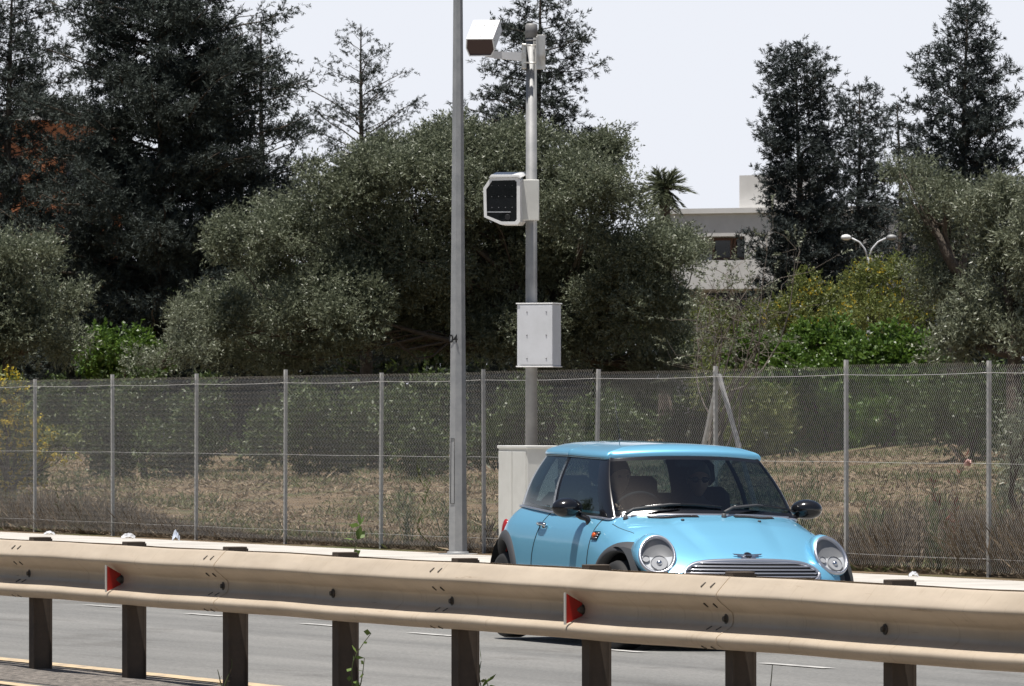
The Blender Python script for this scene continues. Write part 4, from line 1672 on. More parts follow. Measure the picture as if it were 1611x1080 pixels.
def person(x, y, label, hair_m, cloth_m, glasses, turn, hands, hz=1.16, name='person'):
    r = empty(name, car.matrix_basis @ Vector((x, y, .57)))
    r.rotation_euler = car.rotation_euler
    tag(r, label, 'person')
    V3 = lambda a, b_, c: (a, b_, c)
    sh = hz - .57 - .20            # shoulder height above the seat
    fw = .0
    arms = []
    for sg in (1, -1):
        if hands:
            # hands on the wheel rim (rim point in local coordinates)
            wpt = Vector((.22, -.35, .90)) + .178 * (math.cos(.35 if sg > 0 else math.pi - .35) * Vector((0, 1, 0)) + math.sin(.35) * Vector((.42, 0, .90)))
            wpt = wpt - Vector((x, y, .57)) + Vector((-.035, 0, .0))
            el = Vector((.16, sg * .25, sh - .24))
        else:
            wpt = Vector((.30, sg * .12, .10)); el = Vector((.04, sg * .25, sh - .29))
        arms.append((sg, wpt, el))
    ch = [[((0, 0, .06), (.13, .16)), ((-.03, 0, .18), (.12, .15)), ((-.07, 0, sh - .12), (.115, .155)), ((-.085, 0, sh - .02), (.09, .12)), ((-.07, 0, sh + .06), .055), ((-.05, 0, sh + .13), .05)]]
    for sg, wpt, el in arms:
        ch.append([((-.085, 0, sh - .02), (.09, .12)), ((-.085, sg * .12, sh - .03), .07), ((-.075, sg * .19, sh - .06), .06), (tuple(el), .045), (tuple((el * .45 + wpt * .55)), .036), (tuple(wpt - (wpt - el).normalized() * .05), .027)])
    for sg in (1, -1):
        ch.append([((0, 0, .06), (.13, .16)), ((.10, sg * .10, .05), .095), ((.40, sg * .12, .08), .07), ((.50, sg * .12, -.10), .055), ((.56, sg * .12, -.22), .045)])
    body_ = skin_body('body', ch, C_[cloth_m], r)
    hd = head_mesh().build('head', C_['skin'], r)
    hc = Vector((-.02, 0, hz - .57))
    hd.location = hc; hd.rotation_euler = (0, R(4), turn)
    # ears
    mb = MB()
    for sg in (1, -1):
        mb.ball((-.012, sg * .076, -.008), (.020, .009, .032), None, 12, 8)
    mb.build('ear', C_['skin'], hd)
    # hair cap
    mb = MB(); G2 = []
    for i in range(15):
        th = math.pi * .60 * i / 14
        row = []
        for k_ in range(36):
            ph = 2 * math.pi * k_ / 36
            lim = 1.0 - .42 * max(0, math.cos(ph)) ** .8
            t2 = th * lim
            w_ = 1 + .03 * math.sin(7 * ph + i)
            row.append((.106 * w_ * math.sin(t2) * math.cos(ph) - .004, .085 * w_ * math.sin(t2) * math.sin(ph), .131 * math.cos(t2)))
        G2.append(row)
    mb.grid(G2, True, False, True); mb.build('hair', C_[hair_m], hd)
    if glasses:
        mb = MB()
        for sg in (1, -1):
            mb.ball((.098, sg * .034, .004), (.008, .030, .021), None, 16, 8)
            mb.tube([(.096, sg * .06, .010), (.0, sg * .081, .010)], .004, 5)
        mb.tube([(.103, -.012, .008), (.103, .012, .008)], .004, 5)
        mb.build('sunglasses', C_['shade'], hd)
    else:
        mb = MB()
        for sg in (1, -1): mb.ball((.084, sg * .032, .006), .0115, None, 10, 8)
        mb.build('eye', C_['shade'], hd)
    # hands: palm, four fingers of unequal length bent round the rim, thumb from the side
    for sg, wpt, el in arms:
        fwd = (wpt - el).normalized()
        side_ = Vector((0, -sg, 0)) - fwd * fwd.dot(Vector((0, -sg, 0))); side_.normalize()
        nn_ = fwd.cross(side_) * (1 if sg < 0 else -1)
        if nn_.z > 0: nn_ = -nn_
        w0 = wpt - fwd * .05
        k0 = wpt + fwd * .012
        pal = [[(tuple(w0), .024), (tuple(wpt - fwd * .015), (.034, .016)), (tuple(k0), (.036, .014))]]
        for f_i, (off, ln_) in enumerate(((-.030, .068), (-.010, .078), (.010, .073), (.029, .058))):
            b0 = k0 + side_ * off
            f1 = b0 + fwd * ln_ * .42 + nn_ * .006
            f2 = f1 + fwd * ln_ * .18 + nn_ * ln_ * .32
            f3 = f2 - fwd * ln_ * .10 + nn_ * ln_ * .26
            pal.append([(tuple(k0), (.036, .014)), (tuple(b0), .0092), (tuple(f1), .0088), (tuple(f2), .0082), (tuple(f3), .0072)])
        t0 = wpt - fwd * .022 + side_ * .030
        pal.append([(tuple(wpt - fwd * .015), (.034, .016)), (tuple(t0), .012), (tuple(t0 + side_ * .022 + fwd * .022 + nn_ * .008), .010), (tuple(t0 + side_ * .026 + fwd * .050 + nn_ * .020), .0082)])
        skin_body('hand', pal, C_['skin'], r)
    return r


bpy.context.view_layer.update()
person(-.20, -.34, 'dark haired driver in dark clothes holding the steering wheel, mostly behind the window pillar', 'hair2', 'cloth', False, R(8), True, 1.165)
person(-.20, .26, 'grey haired front passenger wearing dark sunglasses and dark clothes', 'hair', 'cloth2', True, R(-14), False, 1.15)

# ------------------------------------------------------------------ vegetation
def unit(v):
    return v / np.maximum(np.linalg.norm(v, axis=-1, keepdims=True), 1e-9)


def rand_dirs(n, g):
    return unit(g.normal(size=(n, 3)))


def blades(base, d, side, L, W, mid=.45):
    """diamond leaves: base point, direction, side vector, length, half width"""
    L = np.asarray(L).reshape(-1, 1); W = np.asarray(W).reshape(-1, 1)
    m = base + d * L * mid
    V = np.stack([base, m + side * W, base + d * L, m - side * W], 1).reshape(-1, 3)
    Q = np.arange(len(base) * 4).reshape(-1, 4)
    return V, Q


def spray(pts, dirs, g, per, tl, L, W, spread, droop=0.0):
    """leafy twigs: at every point a twig along dir with `per` leaves"""
    n = len(pts)
    s = g.uniform(.05, 1, (n, per))
    tw = tl * g.uniform(.6, 1.3, (n, 1))
    base = pts[:, None, :] + dirs[:, None, :] * (s * tw)[..., None]
    d = unit(dirs[:, None, :] * .9 + g.normal(size=(n, per, 3)) * spread)
    d[..., 2] -= droop
    d = unit(d).reshape(-1, 3)
    base = base.reshape(-1, 3)
    side = unit(np.cross(d, g.normal(size=d.shape)))
    k = len(base)
    return blades(base, d, side, L * g.uniform(.6, 1.3, k), W * g.uniform(.7, 1.3, k))


def lobes_points(lobes, g, dens, up=.35, inner=.45, sub=False):
    """twig points in the lobes' volume, thick towards their surface; lobes: (centre, radii)"""
    P, D = [], []
    if sub:
        out = []
        for c, r in lobes:
            c = np.array(c); r = np.array(r); mr = float(np.mean(r))
            k_ = int(max(6, min(34, 9 * mr ** .9 + 5)))
            out.append((c, r * .72))
            for _ in range(k_):
                dd = rand_dirs(1, g)[0]
                if dd[2] < -.3: dd[2] *= -.6
                q = g.uniform(.20, .37)
                out.append((c + dd * r * g.uniform(.68, 1.0), np.full(3, mr) * q * np.array([1.15, 1.15, .85])))
        lobes = out
    for c, r in lobes:
        c = np.array(c); r = np.array(r)
        area = 4 * math.pi * ((r[0] * r[1] + r[0] * r[2] + r[1] * r[2]) / 3)
        n = max(12, int(area * dens))
        d = rand_dirs(n, g)
        # clumps: pull the points towards a set of random tuft directions so that gaps open
        nt = max(9, int(area * 1.5))
        tu = rand_dirs(nt, g)
        pick = g.integers(0, nt, n)
        tr = g.uniform(.66, 1.16, nt)
        dd = unit(tu[pick] + g.normal(size=(n, 3)) * (.40 / math.sqrt(max(area / 6, .3))))
        rad = (g.uniform(inner ** 2, 1, n) ** .5) * tr[pick]
        P.append(c + dd * r * rad[:, None])
        o = unit(dd / r)
        o[:, 2] += up
        D.append(unit(o + g.normal(size=(n, 3)) * .45))
    return np.concatenate(P), np.concatenate(D)


def limb(mb, p0, p1, r0, r1, g, bend=.12, n=6, sides=6):
    p0, p1 = np.array(p0), np.array(p1)
    L = np.linalg.norm(p1 - p0)
    o1, o2 = g.normal(size=3) * L * bend, g.normal(size=3) * L * bend * .6
    path = []
    for i in range(n + 1):
        u = i / n
        path.append(p0 * (1 - u) + p1 * u + o1 * math.sin(math.pi * u) + o2 * math.sin(2 * math.pi * u) * .5)
    mb.tube(path, [r0 + (r1 - r0) * (i / n) for i in range(n + 1)], sides, False)
    return path


def px_lobes(lst, Y, g, dspread=.8):
    """(px, py, rx, ry [,dy]) in the picture -> ellipsoids standing at depth Y, as deep as they are wide"""
    out = []
    s = F / Y
    for q in lst:
        px, py, rx, ry = q[:4]
        dy = q[4] if len(q) > 4 else g.uniform(-1, 1) * dspread
        c = at(px, py, Y + dy)
        out.append(((c.x, c.y, c.z), (rx / s, (rx + ry) / 2 / s * .95, ry / s)))
    return out


def crown_tree(name, lobes, base, mat_leaf, label, cat, g, dens, per, tl, L, W, spread=.8, trunk_r=.22, group=None, wood='bark',
               up=.35, fork=.35, inner=.45, extra=(), multi=1, trunk=True):
    """root at the trunk's foot; lobes in world coordinates"""
    base = np.array(base, float)
    root = empty(name, tuple(base))
    tag(root, label, cat, group)
    lb = [((np.array(c) - base), r) for c, r in lobes]
    P, D = lobes_points(lb, g, dens, up, inner, True)
    keep = P[:, 2] > .05
    V, Q = spray(P[keep], D[keep], g, per, tl, L, W, spread)
    quads('crown', V, Q, mat_leaf, root)
    if trunk:
        mb = MB()
        cz_ = np.mean([c for c, r in lb], axis=0)
        low = min(c[2] - r[2] for c, r in lb)
        fz = max(.25, low + (cz_[2] - low) * fork)
        fx = np.array([cz_[0] * .25, cz_[1] * .25, fz])
        for m_ in range(multi):
            off = g.normal(size=3) * .12 * (m_ > 0); off[2] = 0
            limb(mb, np.array([0, 0, -.15]) + off, fx + off * 3, trunk_r / (1 + .4 * m_), trunk_r * .62, g, .05)
        for c, r in lb:
            pth = limb(mb, fx, fx + (np.array(c) - fx) * .74, trunk_r * .5, trunk_r * .14, g, .08)
            for k_ in range(4):
                d = rand_dirs(1, g)[0]; d[2] = abs(d[2]) * .6
                limb(mb, pth[3 + k_ % 3], np.array(c) + d * np.array(r) * .55, trunk_r * .13, .008, g, .12, 4, 4)
        mb.build('trunk', M[wood], root)
    return root


def conifer(name, px, py_top, Y, prof, label, g, n_br, per_m, L, W, group, lean=0.0, mat_leaf=None, py_base=None, dens=1.0, rise=.35, bare=.0, tuft=.22):
    """trunk with radial branches carrying tufts; prof: list of (fraction from top, half width in photo px)"""
    s = F / Y
    top = at(px, py_top, Y)
    gz = groundz(top.x, top.y)
    H = top.z - gz
    root = empty(name, (top.x, top.y, gz))
    tag(root, label, 'tree', group)
    fr = [p[0] for p in prof]; hw = [p[1] / s for p in prof]
    wood = MB()
    tp = [np.array([lean * (1 - u) * 0 + .10 * math.sin(u * 5 + px), .06 * math.cos(u * 4), u * H]) for u in np.linspace(0, 1, 14)]
    wood.tube(tp, [max(.02, H * .017 * (1 - u) + .015) for u in np.linspace(0, 1, 14)], 8, False)
    P, D = [], []
    az = g.uniform(0, 6.28)
    for i in range(n_br):
        u = (i + g.uniform(0, 1)) / n_br            # from top
        u = u ** .85
        z = H * (1 - u)
        wmax = np.interp(u, fr, hw)
        ln = wmax * g.choice([g.uniform(.95, 1.22), g.uniform(.40, .8), g.uniform(.6, 1.0)])
        az += 2.4 + g.normal() * .35
        ri = rise + g.normal() * .12 + (.5 - u) * .3
        d = np.array([math.cos(az), math.sin(az), 0])
        p0 = np.array([.10 * math.sin((1 - u) * 5 + px), .06 * math.cos((1 - u) * 4), z])
        m_ = 6
        path = []
        for k_ in range(m_ + 1):
            v = k_ / m_
            path.append(p0 + d * ln * v + np.array([0, 0, 1]) * ln * (ri * v - .35 * ri * v * v + .12 * v ** 3) + g.normal(size=3) * .02 * ln * v)
        wood.tube(path, [max(.006, .012 * ln * (1 - .8 * k_ / m_) + .004) for k_ in range(m_ + 1)], 4, False)
        if g.uniform() < bare:
            continue
        sd = np.array([-d[1], d[0], 0])
        nsec = max(3, int(ln * per_m * .20 * dens))
        tv = np.linspace(0, 1, m_ + 1)
        for q_ in range(nsec + 1):
            v = 1.0 if q_ == nsec else g.uniform(.16, .98)
            b0 = np.array([np.interp(v, tv, [q[a] for q in path]) for a in range(3)])
            sl_ = (tuft * 1.4 + .34 * ln * (1 - v)) * g.uniform(.6, 1.25)
            s_dir = unit(d * g.uniform(.45, .9) + sd * g.choice([-1, 1]) * g.uniform(.3, 1.0) * (q_ < nsec) + np.array([0, 0, g.normal() * .28 + .22]))
            k_n = max(3, int(sl_ / .085))
            ss = np.linspace(.1, 1, k_n)[:, None]
            pts = b0 + s_dir * sl_ * ss + np.array([0, 0, -.10]) * sl_ * ss ** 2 + g.normal(size=(k_n, 3)) * .045
            P.append(pts); D.append(unit(s_dir * .8 + g.normal(size=(k_n, 3)) * .55 + np.array([0, 0, .15])))
    P = np.concatenate(P); D = np.concatenate(D)
    V, Q = spray(P, D, g, 17, tuft * 1.0, L, W, .6)
    quads('crown', V, Q, mat_leaf or M['conifer'], root)
    wood.build('trunk', M['bark'], root)
    return root


M['olive'] = leafmat('olive_leaf', (.085, .104, .060), (.235, .255, .175), .42, .26, .45)
M['olive2'] = leafmat('olive_leaf_silver', (.105, .122, .074), (.27, .29, .205), .42, .26, .45)
M['conifer'] = leafmat('conifer_leaf', (.026, .034, .030), (.060, .075, .064), .6, .06, .25)  # lifted leaf colour stands in for the haze of distance
M['cypress'] = leafmat('cypress_leaf', (.028, .037, .036), (.063, .078, .073), .6, .06, .25)  # bluer and lifted: distance haze put into the leaf colour
M['citrus'] = leafmat('citrus_leaf', (.055, .115, .018), (.13, .21, .035), .4, .35, .5)
M['acacia'] = leafmat('acacia_leaf', (.085, .118, .030), (.20, .22, .062), .5, .35, .4)
M['shrub'] = leafmat('shrub_leaf', (.034, .056, .016), (.100, .138, .040), .45, .25, .4)
M['flower'] = leafmat('yellow_flower', (.45, .33, .03), (.60, .48, .06), .6, .3, .3)
M['palm'] = leafmat('palm_leaf', (.075, .09, .05), (.16, .18, .11), .4, .25, .4)
M['straw'] = leafmat('straw', (.13, .095, .06), (.36, .28, .19), .7, .15, .3)
M['grass'] = leafmat('green_grass', (.07, .09, .03), (.16, .17, .07), .6, .3, .3)
M['weed'] = leafmat('weed_leaf', (.06, .085, .03), (.15, .17, .08), .55, .3, .3)
M['drybrush'] = leafmat('dry_brush', (.10, .078, .055), (.25, .20, .145), .8, .15, .2)

G_ = lambda s: np.random.default_rng(s)


def foot(px, Y):
    X = (px - CX) / F * Y
    return (X, Y, groundz(X, Y))


# --- the great olive in the middle
g = G_(11)
crown_tree('olive_tree', px_lobes([
    (655, 300, 120, 95), (760, 262, 110, 80), (880, 268, 110, 80), (940, 330, 85, 80), (520, 330, 90, 70), (480, 400, 120, 80), (395, 385, 75, 45),
    (1025, 415, 80, 62), (1085, 395, 44, 30), (1040, 378, 46, 32), (600, 440, 140, 100), (740, 400, 140, 110), (880, 430, 130, 110), (1000, 480, 90, 90), (520, 500, 120, 75), (400, 480, 80, 50),
    (690, 520, 130, 70), (850, 540, 120, 60), (1030, 550, 70, 40), (1045, 585, 60, 36), (985, 590, 60, 34), (330, 505, 70, 50), (305, 545, 50, 40), (440, 560, 90, 40), (700, 225, 60, 36), (610, 245, 50, 34)], 166, g, 2.2),
    foot(900, 167.6), M['olive'], 'huge spreading grey green olive tree behind the fence in the centre', 'tree', g, 84, 11, .30, .085, .0138, .75, .24, wood='bark', fork=.45)
# limbs of a second stem seen in its shade
g = G_(12)
crown_tree('olive_tree', px_lobes([(40, 405, 75, 42), (95, 480, 56, 36), (15, 480, 70, 60), (60, 545, 75, 48), (-40, 430, 60, 60), (-40, 540, 60, 60)], 140, g),
           foot(20, 140), M['olive'], 'rounded grey green olive tree at the left edge of the view', 'tree', g, 84, 11, .28, .08, .0125, .75, .22)
g = G_(13)
crown_tree('olive_tree', px_lobes([(1585, 350, 70, 70), (1600, 440, 75, 80), (1560, 520, 70, 60), (1640, 400, 60, 110), (1640, 540, 60, 60), (1500, 545, 46, 40)], 118, g),
           foot(1600, 118), M['olive2'], 'silvery olive tree filling the right edge of the view', 'tree', g, 88, 12, .26, .08, .0125, .75, .2)
g = G_(14)
crown_tree('olive_tree', px_lobes([(1430, 275, 42, 28), (1480, 310, 60, 36), (1530, 330, 50, 40), (1490, 380, 46, 40), (1460, 450, 40, 40), (1500, 470, 50, 50), (1450, 345, 40, 26)], 150, g),
           foot(1530, 150), M['olive'], 'dark olive tree with arching limb beneath the tall right conifer', 'tree', g, 72, 10, .28, .08, .012, .75, .26, fork=.5)

# --- conifers
g = G_(21)
conifer('conifer_tree', 250, -150, 215, [(0, 20), (.15, 120), (.25, 170), (.4, 200), (.55, 215), (.75, 225), (1, 180)],
        'huge broad dark conifer rising above the frame at left', g, 330, 22, .15, .0135, 'tall dark conifers', rise=.16, tuft=.30)
g = G_(22)
conifer('conifer_tree', 15, -60, 240, [(0, 14), (.15, 70), (.35, 100), (.6, 130), (1, 120)],
        'dark conifer cut by the left edge beside the orange building', g, 220, 24, .15, .0135, 'tall dark conifers', rise=.2, tuft=.26)
g = G_(23)
conifer('conifer_tree', 415, 35, 232, [(0, 5), (.1, 28), (.25, 55), (.4, 90), (.6, 120), (1, 100)],
        'slimmer dark conifer with ragged top right of the huge left one', g, 120, 22, .145, .013, 'tall dark conifers', rise=.22, tuft=.22)
g = G_(24)
conifer('conifer_tree', 845, -45, 230, [(0, 12), (.064, 50), (.2, 88), (.35, 122), (.5, 150), (1, 150)],
        'dark open conifer standing behind the central olive and the camera pole', g, 200, 24, .145, .013, 'tall dark conifers', rise=.15, tuft=.20)
g = G_(25)
conifer('cypress_tree', 1256, 80, 235, [(0, 26), (.05, 44), (.2, 58), (.4, 60), (.55, 72), (.8, 95), (1, 90)],
        'tall columnar dark cypress with rounded top beside the pale building', g, 320, 34, .14, .013, 'tall dark cypresses', mat_leaf=M['cypress'], rise=.45, tuft=.20)
g = G_(26)
conifer('cypress_tree', 1348, 142, 238, [(0, 12), (.08, 38), (.25, 46), (.5, 64), (1, 80)],
        'smaller ragged cypress between the columnar one and the pyramidal conifer', g, 210, 32, .14, .013, 'tall dark cypresses', mat_leaf=M['cypress'], rise=.4, tuft=.20)
g = G_(27)
conifer('conifer_tree', 1522, 5, 205, [(0, 6), (.08, 36), (.2, 70), (.35, 95), (.5, 118), (.7, 130), (1, 110)],
        'tall pyramidal dark conifer at the upper right', g, 270, 28, .14, .013, 'tall dark conifers', mat_leaf=M['cypress'], rise=.3, tuft=.20)
g = G_(28)
conifer('conifer_tree', 1412, 165, 222, [(0, 6), (.12, 18), (.3, 36), (.6, 60), (1, 60)],
        'thin straggly dark conifer leaning beside the pyramidal one', g, 90, 24, .14, .013, 'tall dark conifers', mat_leaf=M['cypress'], rise=.5, tuft=.18, bare=.3)
g = G_(29)
conifer('bare_tree', 572, 42, 245, [(0, 8), (.08, 44), (.2, 82), (.32, 100), (.5, 100), (1, 90)],
        'thin nearly leafless grey tree between the left conifers and the lamp pole', g, 150, 14, .09, .009, None, rise=.62, tuft=.17, dens=2.4, bare=.12)

# --- palm by the pale building
g = G_(31)
c = at(1045, 296, 262)
palm = empty('palm_tree', (c.x, c.y, groundz(c.x, c.y)))
tag(palm, 'palm tree with ragged fronds beside the roof of the pale building', 'palm tree')
h0 = c.z - groundz(c.x, c.y)
mb = MB(); mb.tube([(0, 0, 0), (.1, 0, h0 * .5), (0, 0, h0)], [.28, .22, .2], 10, False); mb.build('trunk', M['bark'], palm)
PB, PD = [], []
for i in range(60):
    a = g.uniform(0, 6.28); e = g.uniform(-.9, 1.2)
    d0 = np.array([math.cos(a) * math.cos(e), math.sin(a) * math.cos(e), math.sin(e)])
    ln = g.uniform(.75, 1.05)
    for k_ in range(26):
        v = k_ / 26
        p = np.array([0, 0, h0]) + d0 * ln * v + np.array([0, 0, -.35 * ln * v * v])
        sdir = unit(np.cross(d0, [0, 0, 1.0]))
        for sg in (-1, 1):
            PB.append(p); PD.append(unit(d0 * .8 + sg * sdir * (.25 + .5 * v) + g.normal(size=3) * .12 - np.array([0, 0, .2])))
PB = np.array(PB); PD = np.array(PD)
V, Q = blades(PB, PD, unit(np.cross(PD, g.normal(size=PD.shape))), g.uniform(.25, .42, len(PB)), g.uniform(.014, .022, len(PB)))
quads('crown', V, Q, M['palm'], palm)

# --- lighter trees and bushes between
def bush(name, lobes, Y, ml, label, cat, seed, dens=44, per=9, tl=.24, L=.10, W=.022, px=None, group=None, spread=.85, trunk_r=.09, flowers=0, fl_mat='flower', wood='bark', up=.35, inner=.4):
    g = G_(seed)
    lb = px_lobes(lobes, Y, g)
    b = foot(px if px is not None else lobes[0][0], Y)
    r = crown_tree(name, lb, b, M[ml], label, cat, g, dens, per, tl, L, W, spread, trunk_r, group, wood, up, .25, inner, multi=2)
    if flowers:
        l2 = [((np.array(c_) - np.array(b)), np.array(rr_) * 1.03) for c_, rr_ in lb]
        P, D = lobes_points(l2, g, flowers, .5, .8)
        V, Q = spray(P, D, g, 6, .12, .05, .018, 1.2)
        quads('blossom', V, Q, M[fl_mat], r)
    return r


bush('yellow_tree', [(1290, 480, 62, 42), (1240, 500, 40, 36), (1330, 520, 70, 40), (1260, 540, 60, 40)], 188, 'acacia', 'yellow tinged light green tree below the columnar cypress', 'tree', 41, 40, 9, .26, .09, .02, flowers=14)
bush('light_green_tree', [(1395, 450, 62, 40), (1425, 425, 40, 26), (1365, 440, 30, 34), (1366, 480, 40, 40), (1370, 500, 60, 46), (1440, 490, 44, 50), (1410, 540, 60, 40)], 178, 'acacia', 'airy light green tree in front of the twin armed lamp', 'tree', 42, 30, 8, .28, .09, .016, flowers=4, inner=.3)
for i, (lb, lab, ds) in enumerate((
        ([(1205, 555, 55, 34), (1180, 590, 50, 40), (1200, 640, 60, 44), (1190, 700, 60, 44)], 'bright green citrus bush left of the citrus row behind the fence', 170),
        ([(1300, 545, 66, 38), (1340, 570, 50, 40), (1270, 590, 60, 50), (1300, 640, 70, 44), (1290, 695, 70, 40)], 'bright green citrus bush in the middle of the citrus row', 164),
        ([(1405, 552, 62, 36), (1440, 580, 50, 40), (1390, 600, 60, 50), (1410, 650, 70, 44), (1400, 700, 60, 36)], 'bright green citrus bush right of the citrus row by the dark olive', 160),
        ([(195, 552, 62, 34), (150, 570, 40, 34), (245, 575, 40, 34), (200, 600, 70, 40)], 'bright green citrus bush between the left olive and the great olive', 176))):
    bush('citrus_bush', lb, ds, 'citrus', lab, 'bush', 50 + i, 48, 9, .22, .11, .030, group='bright green citrus bushes')
bush('grey_shrub', [(235, 575, 46, 30), (300, 560, 50, 40), (290, 510, 30, 26)], 158, 'olive2', 'small grey green shrub beside the bright green citrus bush', 'shrub', 60, 62, 10, .24, .07, .011)
bush('grey_shrub', [(1105, 520, 46, 46), (1160, 535, 46, 44), (1195, 505, 34, 36), (1130, 580, 60, 50), (1085, 570, 40, 50)], 190, 'acacia', 'dull green shrub hiding the foot of the pale building', 'shrub', 62, 40, 9, .24, .08, .014)
# grey twiggy shrub right of the great olive
g = G_(61)
b = foot(1120, 150)
tw = empty('twiggy_tree', b); tag(tw, 'grey half bare twiggy tree between the great olive and the citrus bushes', 'tree')
mb = MB(); PB, PD = [], []
for i in range(13):
    tip = at(1160 + g.normal() * 34, 470 + g.normal() * 36, 150 + g.normal() * .8)
    p1 = np.array(tip) - np.array(b)
    st = np.array([p1[0] * .35, p1[1] * .3, p1[2] * .35])
    limb(mb, (0, 0, -.1), st, .035, .022, g, .08, 5, 5)
    pth = limb(mb, st, p1, .02, .006, g, .10, 6, 5)
    for k_ in range(14):
        q = pth[2 + k_ % 5]
        e = q + g.normal(size=3) * .42 + np.array([0, 0, .3])
        limb(mb, q, e, .008, .003, g, .12, 3, 3)
        PB.append(e); PD.append(unit(e - q))
mb.build('trunk', M['bark_grey'], tw)
V, Q = spray(np.array(PB), np.array(PD), g, 26, .34, .07, .012, .9)
quads('crown', V, Q, M['olive2'], tw)

# understorey shrubs seen through the fence
US = [(60, 640, 74, 60, 150, 'left of the first fence gap'), (165, 650, 64, 58, 158, ''), (285, 655, 84, 66, 150, ''), (470, 665, 92, 84, 143, ''), (580, 650, 60, 60, 160, ''),
      (660, 690, 70, 100, 138, ''), (835, 655, 84, 64, 152, ''), (960, 660, 76, 62, 158, ''), (1080, 650, 66, 60, 166, ''), (1190, 640, 84, 62, 158, ''), (1300, 650, 60, 50, 170, ''), (1420, 630, 74, 52, 172, ''), (1530, 640, 66, 80, 132, ''), (1245, 655, 60, 60, 165, ''), (1365, 660, 60, 50, 168, ''), (1475, 655, 60, 60, 156, '')]
ULAB = ['dark bush behind the yellow flowered bush at far left', 'dark bush between the first and second fence posts from the left', 'wide dark bush behind the third fence post',
        'large dark bush behind the fourth fence post', 'dark bush in the great olive shade by the fifth fence post', 'tall narrow dark bush just left of the lamp pole foot',
        'dark bush directly behind the camera pole', 'dark bush behind the roof of the blue car', 'dark bush behind the braced fence post',
        'olive green bush right of the braced fence post', 'small dark bush behind the third post from the right', 'green bush with ruddy branches before the citrus row', 'tall dark bush behind the second post from the right', 'low green bush just left of the third post from the right', 'low green bush just right of the third post from the right', 'round green bush just left of the second post from the right']
for i, (px, py, rx, ry, Yd, _) in enumerate(US):
    gg = G_(70 + i)
    _f = foot(px, Yd); gy = HZ + (EYE - _f[2]) * F / Yd
    hgt = gy - (py - ry)
    lb = []
    for _k in range(7):
        r_ = hgt * gg.uniform(.24, .36)
        lb.append((px + gg.normal() * rx * .5, gy - r_ * .5 - (hgt - 1.5 * r_) * (_k / 6) * gg.uniform(.8, 1.1), rx * gg.uniform(.42, .66) * (1 - .25 * _k / 6), r_))
    bush('dark_bush', lb, Yd, 'shrub' if i not in (9, 11, 13, 14) else 'acacia', ULAB[i], 'bush', 70 + i, 44, 8, .26, .10, .021, px=px, trunk_r=.045, group='dark bushes seen through the fence')
bush('flowering_bush', [(5, 620, 34, 36), (30, 690, 46, 40), (95, 705, 34, 22), (-20, 660, 40, 60), (10, 760, 50, 50)], 103, 'acacia', 'yellow flowering bush close behind the fence at the far left', 'bush', 90, 50, 9, .2, .07, .013, flowers=60, px=10)
bush('silver_bush', [(1600, 700, 30, 60), (1608, 780, 30, 60)], 82, 'olive2', 'silvery leaved bush at the right edge just behind the fence', 'bush', 91, 60, 10, .2, .07, .010, px=1605)

# far mass of trees closing the view
g = G_(95)
lb = []
for px in np.arange(-120, 1760, 34):
    top = 600 if px > 1000 else 560
    if 1060 < px < 1230: top = 585
    if 280 < px < 1010: lb += px_lobes([(px, 520, 44, 50), (px + 15, 455 + g.normal() * 15, 44, 50)], 280, g, 6)
    lb += px_lobes([(px + g.normal() * 8, top + 40 + g.normal() * 12, 44, 46), (px + g.normal() * 8, top + 95, 40, 40)], 282, g, 6)
P, D = lobes_points(lb, g, 9, .3, .6)
V, Q = spray(P, D, g, 7, .5, .38, .10, .9)
tag(quads('tree_line', V, Q, M['shrub']), 'distant dark mass of trees closing the field', 'trees', None, 'stuff')

# ------------------------------------------------------------------ dry field growth
g = G_(101)


def field_pts(n, n0, n1, pw=1.0):
    """points in the visible wedge behind the fence"""
    nn = n0 + (n1 - n0) * g.uniform(0, 1, n) ** pw
    px = g.uniform(-60, 1670, n)
    Y = nn / ((px - CX) / F * NX + NY)
    X = (px - CX) / F * Y
    z = np.array([groundz(a, b_) for a, b_ in zip(X, Y)])
    return np.stack([X, Y, z], 1), nn


def patch(P, s, o=0.0):
    return np.sin(P[:, 0] * s + o) * np.sin(P[:, 1] * s * .35 + 1.7 * o) + .6 * np.sin(P[:, 0] * s * 2.3 + P[:, 1] * .21 + o)


P, nn = field_pts(150000, 28.5, 62, 1.5)
d = unit(g.normal(size=P.shape) * [.9, .9, .25] + [0, 0, .28])
d[:, 2] = np.abs(d[:, 2])
keep = patch(P, 1.3, 2.2) + g.normal(size=len(P)) * .5 > -.45
P, d = P[keep], d[keep]
L = g.uniform(.05, .17, len(P)) * np.where(g.uniform(size=len(P)) < .04, 2.2, 1.0)
V, Q = blades(P, d, unit(np.cross(d, g.normal(size=d.shape))), L, g.uniform(.005, .016, len(P)))
tag(quads('dry_grass', V, Q, M['straw']), 'short dry straw coloured grass covering the field', 'grass', None, 'stuff')
P, nn = field_pts(90000, 28.4, 62, 1.4)
P = P[(patch(P, .9, .4) + g.normal(size=len(P)) * .4 > .30)]
d = unit(g.normal(size=P.shape) * [.7, .7, .2] + [0, 0, .6])
V, Q = blades(P, d, unit(np.cross(d, g.normal(size=d.shape))), g.uniform(.05, .20, len(P)), g.uniform(.005, .013, len(P)))
tag(quads('green_grass', V, Q, M['grass']), 'patches of short green grass in the dry field', 'grass', None, 'stuff')
